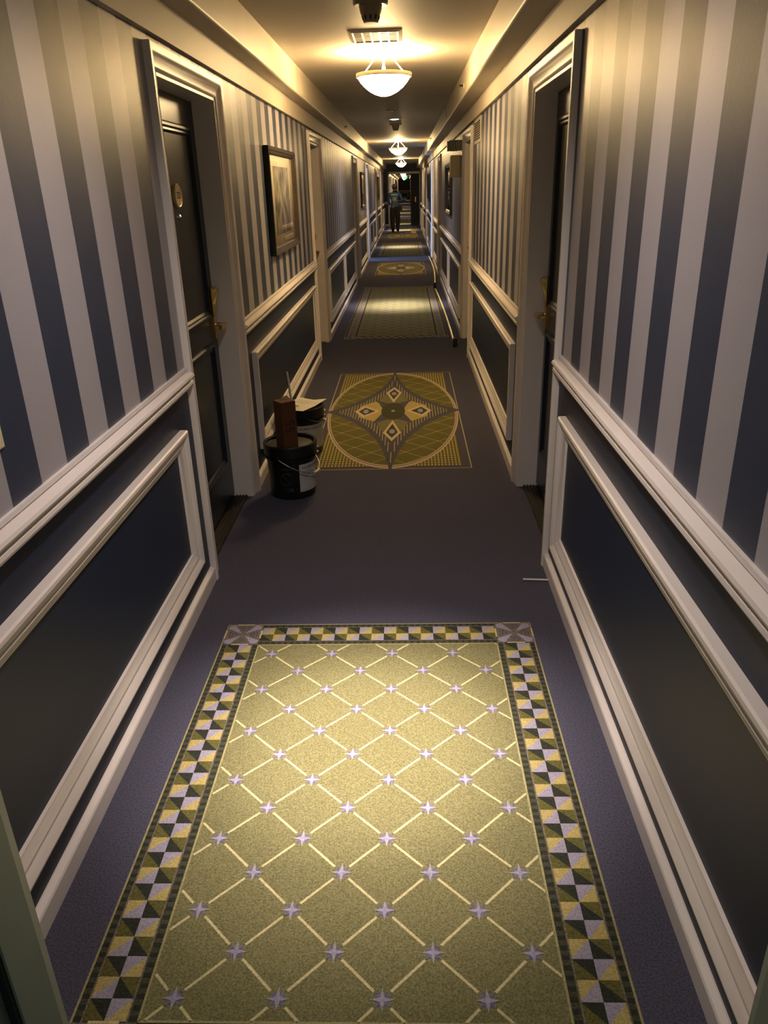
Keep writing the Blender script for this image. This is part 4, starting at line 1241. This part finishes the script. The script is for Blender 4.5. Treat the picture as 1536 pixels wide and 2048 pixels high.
    mb.rings([[(-0.065, 0.10, 1.572), (0, 0.112, 1.578), (0.065, 0.10, 1.572), (0.065, 0.10, 1.566), (0, 0.112, 1.571), (-0.065, 0.10, 1.566)], [(-0.050, 0.160, 1.560), (0, 0.180, 1.566), (0.050, 0.160, 1.560), (0.050, 0.160, 1.555), (0, 0.180, 1.560), (-0.050, 0.160, 1.555)]], 'cap_grey')
    mb.build('cap', root, smooth=SM)
    mb = MB(); rings = []
    for z, rr in ((1.485, 0.076), (1.51, 0.084), (1.54, 0.089), (1.57, 0.092)):
        rings.append([(rr * math.cos(a), 0.018 + rr * 1.12 * math.sin(a), z) for a in [PI * 0.98 + PI * 1.04 * k / 14 for k in range(15)]] + [((rr - 0.012) * math.cos(a), 0.018 + (rr - 0.012) * 1.1 * math.sin(a), z) for a in [PI * 0.98 + PI * 1.04 * k / 14 for k in range(14, -1, -1)]])
    mb.rings(rings, 'hair_dark'); mb.build('hair', root, smooth=SM)
    # shirt prints laid on the back by casting onto the body
    bvh = BVHTree.FromPolygons([v.co for v in bme.vertices], [tuple(p.vertices) for p in bme.polygons])

    def patch(name, fn, x0, x1, z0, z1, m, nx=12, nz=5):
        vs, fs, idx = [], [], {}
        mbp = MB()
        for i in range(nx + 1):
            for j in range(nz + 1):
                x = x0 + (x1 - x0) * i / nx; z = z0 + (z1 - z0) * j / nz + fn(x)
                h = bvh.ray_cast(Vector((x, -1, z)), Vector((0, 1, 0)))
                if h[0] is not None: idx[(i, j)] = len(vs); vs.append((x, h[0].y - 0.004, z))
        for i in range(nx):
            for j in range(nz):
                q = [(i, j), (i + 1, j), (i + 1, j + 1), (i, j + 1)]
                if all(k in idx for k in q): fs.append(tuple(idx[k] for k in q))
        mbp.add(vs, fs, m); mbp.build(name, root, smooth=SM)
    patch('print_band', lambda x: 0.01 * math.sin(x * 60), -0.135, 0.115, 1.30, 1.328, 'print_white', 20, 2)
    patch('print_field', lambda x: 0.0, -0.145, 0.115, 1.245, 1.295, 'print_teal')
    patch('print_emblem', lambda x: -abs(x + 0.01) * 0.1, -0.075, 0.065, 1.135, 1.225, 'print_tan')
    patch('print_emblem', lambda x: 0.0, -0.045, 0.030, 1.085, 1.135, 'print_tan')
    for s in (-1, 1): patch('print_mark', lambda x: 0.25 * (x + 0.01) * s, -0.01 + s * 0.095 - 0.02, -0.01 + s * 0.095 + 0.02, 1.075, 1.098, 'print_white', 4, 2)
    # pouch at the right hip with its strap
    mb = MB(); mb.rings([[(0.215 + sx * w, sy * 0.07, z) for sx, sy in ((-1, -1), (1, -1), (1, 1), (-1, 1))] for z, w in ((0.74, 0.035), (0.78, 0.055), (0.92, 0.060), (0.93, 0.050))], 'pouch_black'); po = mb.build('tool_pouch', root)
    mb = MB(); mb.tube([(0.255, 0.0, 0.92), (0.275, 0.02, 1.02), (0.300, 0.06, 1.07)], 0.010, 'pouch_black', 6); mb.build('pouch_strap', po)
    return root


build_person((-0.402, 30.2, 0.0))
